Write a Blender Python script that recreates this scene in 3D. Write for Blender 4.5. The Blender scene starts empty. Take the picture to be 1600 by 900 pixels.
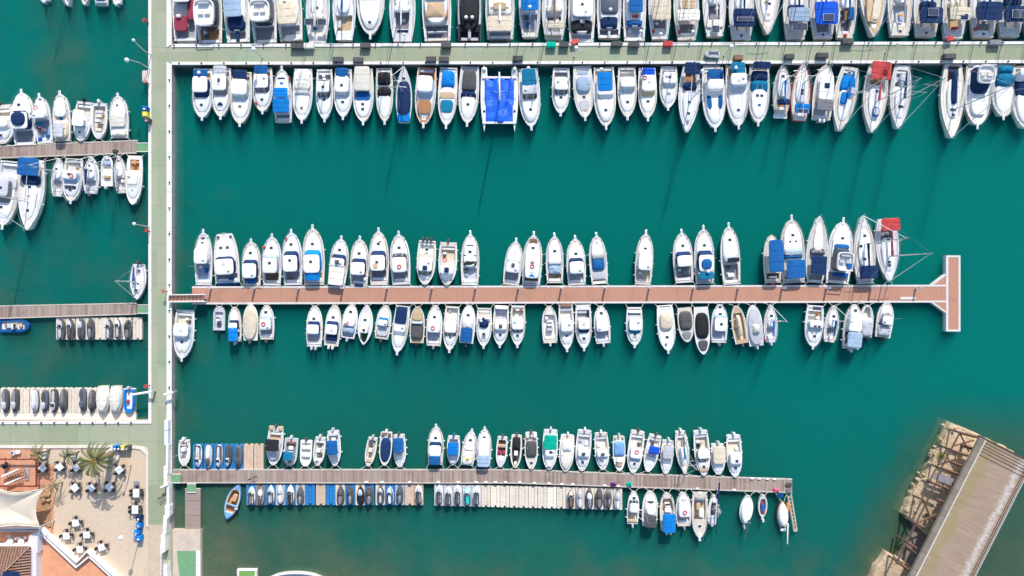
import bpy, math, random
from mathutils import Vector, Matrix, noise
R = math.radians
sc = bpy.context.scene
COL = sc.collection
random.seed(7)
# ---------------------------------------------------------------- camera, sky, sun
S = 10.0                 # photo pixels per metre at water level
H = 106.7                # camera height
cam_d = bpy.data.cameras.new('camera'); cam = bpy.data.objects.new('camera', cam_d); COL.objects.link(cam)
cam.location = (0, 0, H); cam.rotation_euler = (0, 0, 0)
cam_d.lens = 24; cam_d.sensor_width = 36; cam_d.clip_start = .5; cam_d.clip_end = 5000
sc.camera = cam
EL = R(35); AZ = math.atan2(.2, 1.0)
w = bpy.data.worlds.new('World'); sc.world = w; w.use_nodes = True
nt = w.node_tree; bg = nt.nodes['Background']
sky = nt.nodes.new('ShaderNodeTexSky'); sky.sky_type = 'NISHITA'; sky.sun_disc = False
sky.sun_elevation = EL; sky.sun_rotation = AZ
nt.links.new(sky.outputs[0], bg.inputs[0]); bg.inputs[1].default_value = .15
sl = bpy.data.lights.new('sun', 'SUN'); sl.energy = 3.8; sl.angle = R(.6); sl.color = (1, .95, .88)
so = bpy.data.objects.new('sun', sl); COL.objects.link(so)
so.rotation_euler = Vector((math.sin(AZ)*math.cos(EL), math.cos(AZ)*math.cos(EL), math.sin(EL))).to_track_quat('Z', 'Y').to_euler()
sc.view_settings.view_transform = 'Standard'; sc.view_settings.look = 'None'
sc.view_settings.gamma = 1; sc.view_settings.exposure = .43
try: sc.view_settings.use_curve_mapping = False
except Exception: pass

def P(u, v, z=0.0):
    k = (H - z) / H
    return Vector(((u - 800) / S * k, (450 - v) / S * k, z))

# ---------------------------------------------------------------- materials
MATS = {}
def mat(name, col, rough=.5, var=.06, scale=1.2, bump=0, bscale=20, metal=0, rnd=0, spec=.4, coat=0):
    if name in MATS: return MATS[name]
    m = bpy.data.materials.new(name); m.use_nodes = True; n = m.node_tree; b = n.nodes['Principled BSDF']
    b.inputs['Roughness'].default_value = rough; b.inputs['Metallic'].default_value = metal
    b.inputs['Specular IOR Level'].default_value = spec
    if coat: b.inputs['Coat Weight'].default_value = coat
    tc = n.nodes.new('ShaderNodeTexCoord'); geo = n.nodes.new('ShaderNodeNewGeometry')
    nz = n.nodes.new('ShaderNodeTexNoise'); nz.inputs['Scale'].default_value = scale; nz.inputs['Detail'].default_value = 6
    nz.inputs['Roughness'].default_value = .65
    n.links.new(geo.outputs['Position'], nz.inputs['Vector'])
    mr = n.nodes.new('ShaderNodeMapRange'); mr.inputs[1].default_value = .3; mr.inputs[2].default_value = .7
    mr.inputs[3].default_value = 1 - var; mr.inputs[4].default_value = 1 + var
    n.links.new(nz.outputs[0], mr.inputs[0])
    val = mr.outputs[0]
    if rnd:
        oi = n.nodes.new('ShaderNodeObjectInfo'); m2 = n.nodes.new('ShaderNodeMapRange')
        m2.inputs[3].default_value = 1 - rnd; m2.inputs[4].default_value = 1 + rnd
        n.links.new(oi.outputs['Random'], m2.inputs[0])
        mm = n.nodes.new('ShaderNodeMath'); mm.operation = 'MULTIPLY'
        n.links.new(val, mm.inputs[0]); n.links.new(m2.outputs[0], mm.inputs[1]); val = mm.outputs[0]
    vm = n.nodes.new('ShaderNodeVectorMath'); vm.operation = 'SCALE'; vm.inputs[0].default_value = col[:3]
    n.links.new(val, vm.inputs['Scale']); n.links.new(vm.outputs[0], b.inputs['Base Color'])
    if bump:
        bz = n.nodes.new('ShaderNodeTexNoise'); bz.inputs['Scale'].default_value = bscale; bz.inputs['Detail'].default_value = 4
        n.links.new(geo.outputs['Position'], bz.inputs['Vector'])
        bp = n.nodes.new('ShaderNodeBump'); bp.inputs['Strength'].default_value = bump; bp.inputs['Distance'].default_value = .1
        n.links.new(bz.outputs[0], bp.inputs['Height']); n.links.new(bp.outputs[0], b.inputs['Normal'])
    MATS[name] = m; return m

PAL = dict(wt=(.80,.79,.77), ow=(.72,.68,.60), gy=(.34,.34,.36), lg=(.50,.51,.55), sl=(.10,.12,.16), bk=(.025,.026,.03),
    nv=(.012,.035,.105), bl=(.012,.105,.31), bb=(.005,.19,.56), rb=(.01,.09,.55), sb=(.17,.36,.62), bg=(.32,.42,.55), tl=(.01,.17,.31), be=(.66,.57,.44),
    tn=(.52,.38,.24), br=(.22,.13,.09), tk=(.42,.21,.10), rd=(.46,.06,.06), mr=(.30,.045,.08), gr=(.0,.42,.28), gg=(.05,.10,.03),
    dg=(.09,.09,.095), og=(.75,.28,.05), ye=(.75,.62,.05), pu=(.12,.02,.15), pk=(.7,.12,.2), cy=(.02,.5,.5), mg=(.22,.22,.24), do=(.73,.65,.55), pt=(.56,.42,.32), lb=(.03,.21,.50))
WORD = dict(wt='white', ow='cream', gy='grey', lg='pale grey', sl='slate', bk='black', nv='navy', bl='blue', bb='bright blue', rb='royal blue',
    sb='sky blue', bg='grey-blue', tl='teal', be='beige', tn='tan', br='brown', tk='teak', rd='red', mr='maroon', gr='green', gg='green', dg='charcoal',
    og='orange', ye='yellow', pu='purple', pk='pink', cy='turquoise', mg='grey', do='cream', pt='tan', lb='blue', gl='dark', lt='pale')
M = {}
for k, c in PAL.items(): M['cv_'+k] = mat('canvas_'+WORD[k].replace(' ', '_')+'_'+k, c, .85, .10, 1.6, .5, 5, rnd=.12, spec=.15)
M['hull'] = mat('gelcoat', (.80,.80,.79), .28, .04, 1.0, rnd=.05, coat=.2)
M['hull2'] = mat('cream_gelcoat', (.76,.71,.63), .32, .05, 1.0, rnd=.06, coat=.2)
M['deck'] = mat('nonslip_deck', (.63,.62,.61), .6, .07, 1.6, .1, 30, rnd=.09)
M['deck_warm'] = mat('nonslip_deck_warm', (.62,.56,.48), .6, .08, 1.6, .1, 30, rnd=.08)
M['cabin'] = mat('cabin_gelcoat', (.79,.79,.785), .35, .05, 1.5, rnd=.06)
M['ns1'] = mat('nonslip_grey', (.50,.50,.52), .8, .1, 3, rnd=.1); M['ns2'] = mat('nonslip_warm', (.56,.50,.42), .8, .1, 3, rnd=.1); M['ns3'] = mat('nonslip_pale', (.60,.60,.58), .8, .1, 3, rnd=.08)
M['steel'] = mat('stainless', (.6,.6,.62), .25, .03, 2, metal=.9)
M['alu'] = mat('mast_alloy', (.55,.55,.56), .4, .05, 2, metal=.4)
M['rope'] = mat('rope', (.6,.57,.5), .9, .1, 3)
M['rubber'] = mat('rubber', (.03,.03,.035), .7, .1, 3)
M['solar'] = mat('solar_cells', (.05,.06,.10), .2, .1, 8, spec=.6)
M['gl'] = mat('dark_glass', (.03,.045,.07), .06, .1, 1, spec=.8)
M['lt'] = mat('pale_glass', (.34,.43,.50), .08, .1, 1, spec=.8)
M['red'] = mat('red_plastic', (.6,.06,.05), .5, .05)
M['trim'] = mat('grey_rub_rail', (.25,.26,.28), .5, .1)
def cm(c):
    if c in ('gl', 'lt'): return M[c]
    if c == 'nvg': return M['cv_nv']
    return M['cv_'+c]

# ---------------------------------------------------------------- helpers
def tag(o, label=None, cat=None, group=None, kind=None):
    if label: o['label'] = label
    if cat: o['category'] = cat
    if group: o['group'] = group
    if kind: o['kind'] = kind
    return o
def empty(name, loc, rz=0, label=None, cat=None, group=None):
    o = bpy.data.objects.new(name, None); COL.objects.link(o); o.location = loc; o.rotation_euler = (0, 0, rz)
    o.empty_display_size = .3
    return tag(o, label, cat, group)
class MB:
    def __init__(s): s.v = []; s.f = []
    def box(s, cx, cy, z0, sx, sy, h, rz=0, tx=1.0, ty=1.0):
        b = len(s.v); c, d = math.cos(rz), math.sin(rz)
        for z, kx, ky in ((z0, 1, 1), (z0+h, tx, ty)):
            for a, e in ((-1,-1),(1,-1),(1,1),(-1,1)):
                x, y = a*sx/2*kx, e*sy/2*ky
                s.v.append((cx+x*c-y*d, cy+x*d+y*c, z))
        s.f += [[b+3,b+2,b+1,b],[b+4,b+5,b+6,b+7]]+[[b+i,b+(i+1)%4,b+4+(i+1)%4,b+4+i] for i in range(4)]
        return s
    def prism(s, pts, z0, z1):
        b = len(s.v); n = len(pts)
        a = sum(pts[i][0]*pts[(i+1)%n][1]-pts[(i+1)%n][0]*pts[i][1] for i in range(n))
        if a < 0: pts = pts[::-1]
        for z in (z0, z1):
            for p in pts: s.v.append((p[0], p[1], z))
        s.f.append(list(range(b+n-1, b-1, -1))); s.f.append(list(range(b+n, b+2*n)))
        s.f += [[b+i, b+(i+1)%n, b+n+(i+1)%n, b+n+i] for i in range(n)]
        return s
    def tube(s, pts, r, n=6, r2=None):
        pts = [Vector(p) for p in pts]; b = len(s.v); m = len(pts)
        for i, p in enumerate(pts):
            d = (pts[min(i+1, m-1)]-pts[max(i-1, 0)]).normalized()
            u = d.cross(Vector((0,0,1)));
            if u.length < .05: u = d.cross(Vector((1,0,0)))
            u.normalize(); q = d.cross(u)
            rr = r if r2 is None else r+(r2-r)*i/(m-1)
            for k in range(n):
                a = 2*math.pi*k/n; s.v.append(tuple(p+(u*math.cos(a)+q*math.sin(a))*rr))
        for i in range(m-1):
            for k in range(n): s.f.append([b+i*n+k, b+(i+1)*n+k, b+(i+1)*n+(k+1)%n, b+i*n+(k+1)%n])
        s.f.append([b+k for k in range(n)]); s.f.append([b+(m-1)*n+k for k in range(n-1,-1,-1)])
        return s
    def rings(s, rings, cap0=False, cap1=False):
        b = len(s.v); n = len(rings[0])
        for r in rings: s.v += [tuple(p) for p in r]
        for i in range(len(rings)-1):
            for k in range(n): s.f.append([b+i*n+k, b+i*n+(k+1)%n, b+(i+1)*n+(k+1)%n, b+(i+1)*n+k])
        if cap0: s.f.append([b+k for k in range(n-1,-1,-1)])
        if cap1: s.f.append([b+(len(rings)-1)*n+k for k in range(n)])
        return s
    def ball(s, c, r, sx=1, sy=1, sz=1, n=10, m=6):
        rg = []
        for i in range(m+1):
            a = -math.pi/2+math.pi*i/m; a = max(-1.5, min(1.5, a))
            rg.append([(c[0]+r*sx*math.cos(a)*math.cos(2*math.pi*k/n), c[1]+r*sy*math.cos(a)*math.sin(2*math.pi*k/n), c[2]+r*sz*math.sin(a)) for k in range(n)])
        return s.rings(rg, True, True)
    def torus(s, c, r, q, n=16, m=6, sy=1.0):
        rg = []
        for i in range(n+1):
            a = 2*math.pi*i/n
            rg.append([(c[0]+(r+q*math.cos(2*math.pi*k/m))*math.cos(a), c[1]+sy*(r+q*math.cos(2*math.pi*k/m))*math.sin(a), c[2]+q*math.sin(2*math.pi*k/m)) for k in range(m)])
        return s.rings(rg)
    def build(s, name, m, parent=None, smooth=True):
        me = bpy.data.meshes.new(name); me.from_pydata(s.v, [], s.f); me.materials.append(m)
        if smooth:
            me.polygons.foreach_set('use_smooth', [True]*len(me.polygons)); me.set_sharp_from_angle(angle=.65)
        me.update()
        o = bpy.data.objects.new(name, me); COL.objects.link(o)
        if parent is not None: o.parent = parent
        return o
def copy_tree(o, parent=None):
    c = o.copy(); COL.objects.link(c)
    if parent is not None: c.parent = parent
    for ch in list(o.children): copy_tree(ch, c)
    return c
ORD = 'zeroth first second third fourth fifth sixth seventh eighth ninth tenth eleventh twelfth thirteenth fourteenth fifteenth sixteenth seventeenth eighteenth nineteenth twentieth'.split()
def ordinal(n):
    if n <= 20: return ORD[n]
    t, r = divmod(n, 10)
    return {2:'twenty',3:'thirty'}[t]+'-'+ORD[r] if r else {3:'thirtieth'}[t]

# ---------------------------------------------------------------- loft of a plan outline
def half(t, kind):
    t = min(max(t, 0), 1)
    if kind == 's':
        if t < .42: return .70+.30*math.sin(t/.42*math.pi/2)
        s_ = (t-.42)/.58; return max(0, 1-s_**2.0)**.84
    if kind == 'e':
        return max(0, 1-abs(2*t-1.0)**2.3)**.85
    if kind == 'c':
        s_ = max(0, (t-.3)/.7); return (.94+.06*min(1, t/.3))*(1-.42*s_**2.6)
    if kind == 'r':
        s_ = max(0, (t-.55)/.45); return max(0, 1-s_**2.6)**.5
    if kind == 'o':
        s_ = max(0, (t-.42)/.58); return (.88+.12*min(1, t/.3))*max(0, 1-s_**2.7)**.64
    s_ = max(0, (t-.40)/.60); return (.88+.12*min(1, t/.35))*max(0, 1-s_**2.9)**.62
class Plan:
    def __init__(s, L, W, kind): s.L, s.W, s.k = L, W, kind; s.f = .45+.045*L if kind != 'r' else .45
    def hw(s, t): return s.W/2*half(t, s.k)
    def z(s, t): return s.f*(.86+.30*t*t)
    def ring(s, t0, t1, f, z, i_s=0, i_f=0, i_r=0, n=4, follow=1.0, N=28, x0=0):
        y0, y1 = t0*s.L+i_r, t1*s.L-i_f; yc, dy = (y0+y1)/2, max(.01, (y1-y0)/2); out = []
        for k in range(N):
            a = 2*math.pi*(k+.5)/N; c, d = math.cos(a), math.sin(a)
            a_ = math.copysign(abs(c)**(2/n), c); b_ = math.copysign(abs(d)**(2/n), d)
            y = yc+b_*dy; sh = half(y/s.L, s.k)
            wdt = f*s.W/2*(follow*sh+(1-follow))-i_s
            out.append(Vector((x0+a_*max(.02, wdt), y, z)))
        return out
def crown(ring, h, arch=.0, wr=0, seed=0):
    n = len(ring); c = sum(ring, Vector())/n; out = []
    ax = max(abs(p.x-c.x) for p in ring) or 1
    res = []
    for q, (kx, ky) in enumerate(((1,1), (.86,.93), (.6,.72), (.3,.4), (.02,.05))):
        r = []
        for p in ring:
            x = c.x+(p.x-c.x)*kx; y = c.y+(p.y-c.y)*ky
            z = p.z+h*(1-(kx)**2)+arch*(1-((x-c.x)/ax)**2)
            if wr and q: z += wr*(noise.noise(Vector((x*1.3+seed, y*1.1, seed)))+.6*noise.noise(Vector((x*3.1, y*2.3+seed, seed))))
            r.append(Vector((x, y, z)))
        res.append(r)
    return res
SEED = [0]
def loft(pl, t0, t1, f, levels, n=4, follow=1.0, h=0, arch=0, wr=0, x0=0, N=28):
    SEED[0] += 1.7
    rg = [pl.ring(t0, t1, f, z, a, b, c, n, follow, N, x0) for (z, a, b, c) in levels]
    if arch:
        for r in rg[:-1]:
            pass
    top = crown(rg[-1], h, arch, wr, SEED[0])
    if arch:
        c = sum(rg[-1], Vector())/N; ax = max(abs(p.x-c.x) for p in rg[-1])
        for r in rg[:-1]:
            for p in r:
                if p.z > 0: p.z += arch*(1-min(1, abs((p.x-c.x)/ax))**2)
    mb = MB(); mb.rings(rg[:-1]+top, True, True); return mb

FEND = [M['hull'], M['cv_nv'], M['cv_bk']]
def make_boat(name, L, W, kind, toks, bow_dist=True, hullcol=None, line_to=None):
    """builds the parts; returns (root, list of features for the label)"""
    root = empty(name, (0,0,0))
    pl = Plan(L*(.94 if kind == 'p' else 1), W, kind); LL = pl.L; feats = []
    cockpits = []; has = set()
    rd = random.Random(int(L*1000)+int(W*377)+len(toks)*91)
    T = []
    for tk in toks.split():
        p = tk.split(','); a = []
        for q in p[1:]:
            try: a.append(float(q))
            except ValueError: a.append(q)
        if p[0] == 'P':
            c0, c1, r0, r1, tr = a[:5]; fl = a[5] if len(a) > 5 else 'lg'; rc = a[6] if len(a) > 6 else 'wt'
            T.append(('K', [c0, c1, fl])); T.append(('C', [r0, .90, .80])); T.append(('W', [r0, r1, .74, tr, rc]))
            if 'H' not in toks: T.append(('H', [min(.80, (r1+.12+.86)/2), 0]))
        else: T.append((p[0], a))
        has.add(p[0])
    for c, a in T:
        if c == 'K': cockpits.append((a[0], a[1], a[3] if len(a) > 3 else .78, a[2]))
    # hull -------------------------------------------------
    ts = sorted(set([i/18 for i in range(17)]+[.9,.935,.965,.985,1.0]+[c[0] for c in cockpits]+[c[1] for c in cockpits]))
    def ins(t): return next((c for c in cockpits if c[0]-1e-6 <= t <= c[1]+1e-6), None)
    hb = MB(); rows = []
    for t in ts:
        w_, z_ = max(.03, pl.hw(t)), pl.z(t); y = t*LL; fl = 1.0
        sec = []
        for sg in (-1, 1):
            pts = [(sg*max(.01, w_*.6), y-.10*(t > .97)*LL*.3, -.35), (sg*w_*.90, y-(.05*t*t*LL if t > .8 else 0)*.4, .0), (sg*w_*1.0, y, z_-.16), (sg*w_*1.01, y, z_-.02), (sg*(w_*1.0-.02), y, z_+.02), (sg*max(.005, w_-.10), y, z_+.02), (sg*max(.004, w_-.12), y, z_-.05)]
            sec.append(pts if sg < 0 else pts[::-1])
        rows.append(sec[0]+sec[1])
    n = len(rows[0])
    for r in rows: hb.v += r
    for i in range(len(rows)-1):
        for k in range(n):
            if k == 6: continue
            k2 = (k+1) % n
            hb.f.append([i*n+k, i*n+k2, (i+1)*n+k2, (i+1)*n+k])
    # transom: inner wall at the stern
    hb.f.append([0, 1, 2, 3, 4, 5, 6, 7, 8, 9, 10, 11, 12, 13])
    hc = hullcol or 'hull'
    HM = M['hull2' if rd.random() < .28 else 'hull']
    hull = hb.build('hull', HM if hc == 'hull' else cm(hc), root)
    # deck ------------------------------------------------
    db = MB(); fl_parts = {}
    def dz(x, w_, t): return pl.z(t)-.04+.05*(1-(x/max(w_, .01))**2)
    for i in range(len(ts)-1):
        ta, tb = ts[i], ts[i+1]; cp = ins((ta+tb)/2); y0, y1 = ta*LL, tb*LL
        wa, wb = max(.01, pl.hw(ta)-.11), max(.01, pl.hw(tb)-.11)
        if cp:
            ka, kb = max(.05, min(cp[2]*W/2*half(ta, kind), wa-.12)), max(.05, min(cp[2]*W/2*half(tb, kind), wb-.12)); zf = max(.12, pl.z(.3)-.55)
            for sg in (-1, 1):
                b = len(db.v)
                db.v += [(sg*wa, y0, pl.z(ta)-.04), (sg*ka, y0, pl.z(ta)+.0), (sg*kb, y1, pl.z(tb)+.0), (sg*wb, y1, pl.z(tb)-.04), (sg*ka, y0, zf), (sg*kb, y1, zf)]
                db.f += [[b,b+1,b+2,b+3] if sg < 0 else [b+3,b+2,b+1,b], [b+1,b+4,b+5,b+2] if sg < 0 else [b+2,b+5,b+4,b+1]]
            if abs(ta-cp[0]) < 1e-5:
                b = len(db.v); db.v += [(-ka, y0, pl.z(ta)), (ka, y0, pl.z(ta)), (ka, y0, zf), (-ka, y0, zf)]; db.f.append([b,b+1,b+2,b+3])
            if abs(tb-cp[1]) < 1e-5:
                b = len(db.v); db.v += [(-kb, y1, pl.z(tb)), (kb, y1, pl.z(tb)), (kb, y1, zf), (-kb, y1, zf)]; db.f.append([b+3,b+2,b+1,b])
            fm = fl_parts.setdefault((cp[0], cp[3]), MB()); b = len(fm.v)
            fm.v += [(-ka-.01, y0, zf+.01), (ka+.01, y0, zf+.01), (kb+.01, y1, zf+.01), (-kb-.01, y1, zf+.01)]; fm.f.append([b,b+1,b+2,b+3])
        else:
            b = len(db.v); xs = (-1, -.5, 0, .5, 1)
            for t, wd, y in ((ta, wa, y0), (tb, wb, y1)):
                for x in xs: db.v.append((x*wd, y, dz(x*wd, wd, t)))
            for k in range(4): db.f.append([b+k, b+k+1, b+6+k, b+5+k])
    warm = rd.random() < .35
    dk = next((a[0] for c, a in T if c == 'DK'), None)
    db.build('deck', cm(hullcol) if kind == 'r' and hullcol else cm(dk) if dk else M['deck_warm' if warm else 'deck'], root)
    if kind in 'pos' and 'V' not in has or kind == 'p':
        cov = max([a[1] for c, a in T if c in 'VK'] or [.2])
        st = M[rd.choice(['ns1', 'ns2', 'ns3'])]
        if cov < .7:
            for sg in (-1, 1):
                b = MB(); k_ = 8
                for i in range(k_+1):
                    t = .22+.60*i/k_; w_ = pl.hw(t); b.v += [(sg*(w_-.14), t*LL, pl.z(t)-.022), (sg*max(.05, w_*.80-.06), t*LL, pl.z(t)-.012)]
                for i in range(k_): b.f.append([2*i, 2*i+2, 2*i+3, 2*i+1])
                b.build('nonslip_strip', st, root)
        if kind != 'r' and L > 5 and cov < .8:
            t = .90 if kind != 's' else .87; b = MB(); b.box(0, t*LL, pl.z(t)-.02, pl.hw(t)*.8, .045*LL, .05, 0, .7, .9); b.build('anchor_locker', M['cabin'], root)
        b = MB()
        for sg in (-1, 1):
            for t in (.03, .88): b.box(sg*(pl.hw(t)-.07), t*LL+.08, pl.z(t)+.01, .07, .22, .07)
        b.build('cleat', M['cv_dg'], root)
        if rd.random() < .55:
            t = rd.choice((.84, .86, .1, .3)); x = rd.uniform(-.5,.5)*pl.hw(t); b = MB(); b.torus((x, t*LL, pl.z(t)+.08 if t > .5 else pl.z(t)-.3), .17, .05, 10, 5); b.build('rope_coil', cm(rd.choice(['bl','wt','tn','ow','dg'])), root)
    for (c0, col), fm in fl_parts.items(): fm.build('cockpit_floor', cm(col), root)
    zd = lambda t: pl.z(t)
    # cockpit fittings
    for (c0, c1, f, col) in cockpits:
        if 'N' in has: continue
        zf = max(.12, pl.z(.3)-.55); yy = c0*LL; wd = f*W*half(c0+.02, kind)
        b = MB(); b.box(0, yy+.28, zf+.02, wd*.94, .42, .36); b.build('stern_seat', M['cabin'] if rd.random() < .5 else cm(rd.choice(['ow','wt','lg'])), root)
        if (c1-c0)*LL > 1.8:
            if rd.random() < .6:
                b = MB(); b.box(rd.choice((-1, 1))*wd*.28, c1*LL-.45, zf+.02, .48, .45, .45); b.build('helm_seat', cm(rd.choice(['wt','ow','dg','wt'])), root)
            if rd.random() < .6:
                b = MB(); b.box(wd*rd.uniform(-.3,.3), c0*LL+(c1-c0)*LL*.55, zf+.02, .5, .35, .28, rd.uniform(-.3,.3)); b.build('storage_box', cm(rd.choice(['wt','lg','bg','bl','og','dg'])), root)
    # rub rail ---------------------------------------------
    if kind != 'r' and not hullcol:
        rb = MB()
        for sg in (-1, 1): rb.tube([(sg*(pl.hw(t)*1.005), t*LL, pl.z(t)-.09) for t in [i/14 for i in range(15)]], .035, 4)
        rb.build('rub_rail', M['trim'] if rd.random() < .6 else cm(rd.choice(['nv','wt','lg','tn'])), root)
    if kind == 'p':
        b = MB(); y0 = LL-.35; z_ = pl.z(1)
        b.box(0, y0+(L-LL+.35)/2, z_-.02, .34, L-LL+.35, .09, 0, .8, 1); b.build('bow_platform', M['cabin'], root)
        b = MB(); b.tube([(0, L-.45, z_+.1), (0, L+.02, z_+.06)], .04, 5).tube([(-.14, L-.02, z_), (0, L+.06, z_-.06), (.14, L-.02, z_)], .035, 5); b.build('anchor', M['steel'], root)
    if kind in 'psc' and L > 4.8:
        b = MB(); st = .45 if kind != 's' else .06; tt = [st+(1-st)*i/12 for i in range(13)]; hh = .5
        for sg in (-1, 1):
            pts = [(sg*max(.06, pl.hw(t)-.06), t*LL, pl.z(t)+hh) for t in tt[:-1]]+[(sg*.12, LL+.12, pl.z(1)+hh+.02)]
            b.tube(pts, .018, 4)
            for i in range(0, 12, 2): b.tube([(pts[i][0], pts[i][1], pts[i][2]-hh), pts[i]], .016, 4)
        b.tube([(-.12, LL+.12, pl.z(1)+hh+.02), (.12, LL+.12, pl.z(1)+hh+.02)], .018, 4)
        b.build('guard_rail', M['steel'], root)
    if kind in 'pso' and L > 4.5:
        for sg in (-1, 1):
            for t in (.18, .42, .62):
                if rd.random() < .62:
                    b = MB(); x = sg*(pl.hw(t)+.11); z_ = pl.z(t)
                    b.ball((x, t*LL, z_-.35), .11, 1, 1, 2.4, 8, 6).tube([(x, t*LL, z_-.1), (sg*(pl.hw(t)-.08), t*LL, z_+.06)], .015, 4)
                    b.build('fender', FEND[0 if rd.random() < .8 else 1], root)
    # features ---------------------------------------------
    hW = min(1.25, .125*L)
    for c, a in T:
        if c == 'C':
            t0, t1, f = a[:3]; h_ = a[3] if len(a) > 3 and not isinstance(a[3], str) else .30; col = next((x for x in a[3:] if isinstance(x, str)), None)
            z0, z1 = zd(t0)-.05, zd(t1)+h_*.8
            loft(pl, t0, t1, f, [(z0, 0,0,0), (zd((t0+t1)/2)+h_*.7, .04,.15,0), (zd((t0+t1)/2)+h_, .14,.55,.05)], 3.2, 1, .07).build('coachroof', cm(col) if col else M['cabin'], root)
            if L > 6.5 and 'W' not in [x[0] for x in T] and h_ < .8:
                tm = (t0+t1)/2
                for sg in (-1, 1):
                    b = MB(); x = lambda t: sg*(f*pl.hw(t)-.045)
                    ya, yb = tm-.10, tm+.08
                    b.tube([(x(ya), ya*LL, zd(tm)+h_*.5), (x(yb), yb*LL, zd(tm)+h_*.5)], .05, 5); b.build('side_window', M['gl'], root)
        elif c == 'W':
            r0, r1, f, tr, rc = a[:5]; hh = a[5] if len(a) > 5 else hW
            zb = zd(r0)+.1; zt = zd(r0)+hh; ex = .10
            loft(pl, r0, r1+ex, f+.03, [(zb, 0,0,0), (zb+.25, .02,.05,0), (zt-.02, .13,ex*LL*.85,.0)], 5, .75).build('windscreen', cm(tr), root)
            if tr in ('gl', 'lt', 'gy'):
                b = MB(); yb_, yt_ = (r1+ex)*LL-.05, (r1+.02)*LL
                for x in (-.22, .22): b.tube([(x*W*.8, yb_, zb+.27), (x*W*.7, yt_, zt+.0)], .03, 4)
                b.build('window_post', M['cabin'], root)
            ml = M['cabin'] if rc == 'wt' else cm(rc)
            loft(pl, max(.01, r0-.02), r1, f, [(zt-.02, .03,.03,.0), (zt+.03, 0,0,0), (zt+.08, .06,.08,.06)], 5.5, .6, .05).build('roof', ml, root)
            if L > 6 and rd.random() < .45:
                b = MB(); tt = r0+(r1-r0)*rd.uniform(.35,.7)
                b.box(rd.uniform(-.1,.1), tt*LL, zt+.08, .42, .38, .09); b.build('roof_hatch', M['gl'] if rd.random() < .6 else M['cv_lg'], root)
            if rd.random() < .35:
                b = MB(); x = rd.choice((-1,1))*W*.18; b.ball((x, (r0+.04)*LL+.2, zt+.2), .22, 1, 1, .6); b.build('radar_dome', M['hull'], root)
            if tr not in ('gl','lt','gy','lg','wt','ow'): feats.append(WORD[tr]+' windscreen cover')
        elif c in 'VBT':
            t0, t1, f, col = a[:4]; zz = a[4] if len(a) > 4 else (.55 if c == 'V' else 1.05 if c == 'B' else .75)
            zd_ = zd((t0+t1)/2)
            if c == 'V':
                loft(pl, t0, t1, f, [(zd_-.02, 0,0,0), (zd_+zz*.45, .05,.12,.05), (zd_+zz*.75, .14,.30,.12)], a[5] if len(a) > 5 else 5, 1, zz*.3, 0, .07).build('cover', cm(col), root)
                feats.append(WORD[col]+' canvas cover')
                if rd.random() < .7 and (t1-t0) > .2:
                    b = MB(); t = (t0+t1)/2; b.box(0, t*LL, zd_+zz*.6, f*pl.hw(t)*1.5, .06, zz*.42); b.build('cover_batten', cm(col), root)
            elif c == 'B':
                lo = loft(pl, t0, t1, f, [(zd_+zz-.10, .0,.0,.0), (zd_+zz-.02, .0,.0,.0), (zd_+zz+.02, .04,.04,.04)], 9, .25, 0, .16, .035)
                lo.build('awning', cm(col), root); feats.append(WORD[col]+' awning')
                b = MB()
                for sg in (-1, 1):
                    for tt in (t0+.012, t1-.012): b.tube([(sg*pl.hw(t0+.02)*min(1, f+.05)*.93, (t0*.6+t1*.4)*LL, zd_-.02), (sg*f*W/2*.95, tt*LL, zd_+zz)], .022, 4)
                b.build('awning_frame', M['steel'], root)
                b = MB()
                for tt in (t0+(t1-t0)*.33, t0+(t1-t0)*.67):
                    b.tube([(x*f*W/2*.97, tt*LL, zd_+zz+.035+.16*(1-x*x)) for x in (-1,-.6,-.2,.2,.6,1)], .025, 4)
                b.build('awning_hoop', cm(col), root)
            else:
                loft(pl, t0, t1, f, [(zd_, 0,0,0), (zd_+zz*.55, .03,.10,0), (zd_+zz*.85, .12,.3,.0)], 3, .4, zz*.15, 0, .02).build('sprayhood', cm(col), root)
                b = MB(); b.tube([(x*f*W/2*.8, t0*LL+(t1-t0)*LL*.75-abs(x)*.1, zd_+zz*.66+.1*(1-x*x)) for x in (-1,-.5,0,.5,1)], .06, 4); b.build('sprayhood_window', M['lt'], root)
                feats.append(WORD[col]+' sprayhood')
        elif c == 'G':
            t0, t1, f, col = a[:4]; z0 = zd(t0)
            loft(pl, t0, t1, f, [(z0-.02, 0,0,0), (z0+.30, .10,(t1-t0)*LL*.35,0), (z0+.55, .20,(t1-t0)*LL*.65,0)], 4, .8, .04).build('windscreen', cm(col), root)
            b = MB()
            for x in (-.25, .25): b.tube([(x*W*f*.8, t1*LL-.12, z0+.05), (x*W*f*.6, t0*LL+(t1-t0)*LL*.4, z0+.56)], .03, 4)
            b.build('window_post', M['cabin'], root)
        elif c == 'D':
            t0, t1, f, col = a[:4]; z0 = zd(t1)
            hi = any(x[0] == 'C' and x[1][0] <= t0 < x[1][1] for x in T)
            zz = .36 if hi else .03
            loft(pl, t0, t1, f, [(z0-.05, 0,0,0), (z0+zz, .0,0,0), (z0+zz+.02, .03,.03,.03)], 3.5, 1, .03).build('deck_panel', cm(col), root)
            if col in ('tk', 'tn', 'br', 'gy', 'bk'): feats.append(WORD[col]+' deck')
        elif c == 'F':
            t0, t1, f = a[:3]; z0 = zd(t0); zf = z0+1.55
            loft(pl, max(0, t0-.0), t1+.12, min(.9, f+.04), [(z0, 0,0,0), (z0+.4, .03,.1,0), (zf-.02, .22,.13*LL,.0)], 4, .8).build('windscreen', cm(a[3] if len(a) > 3 else 'gl'), root)
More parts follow.
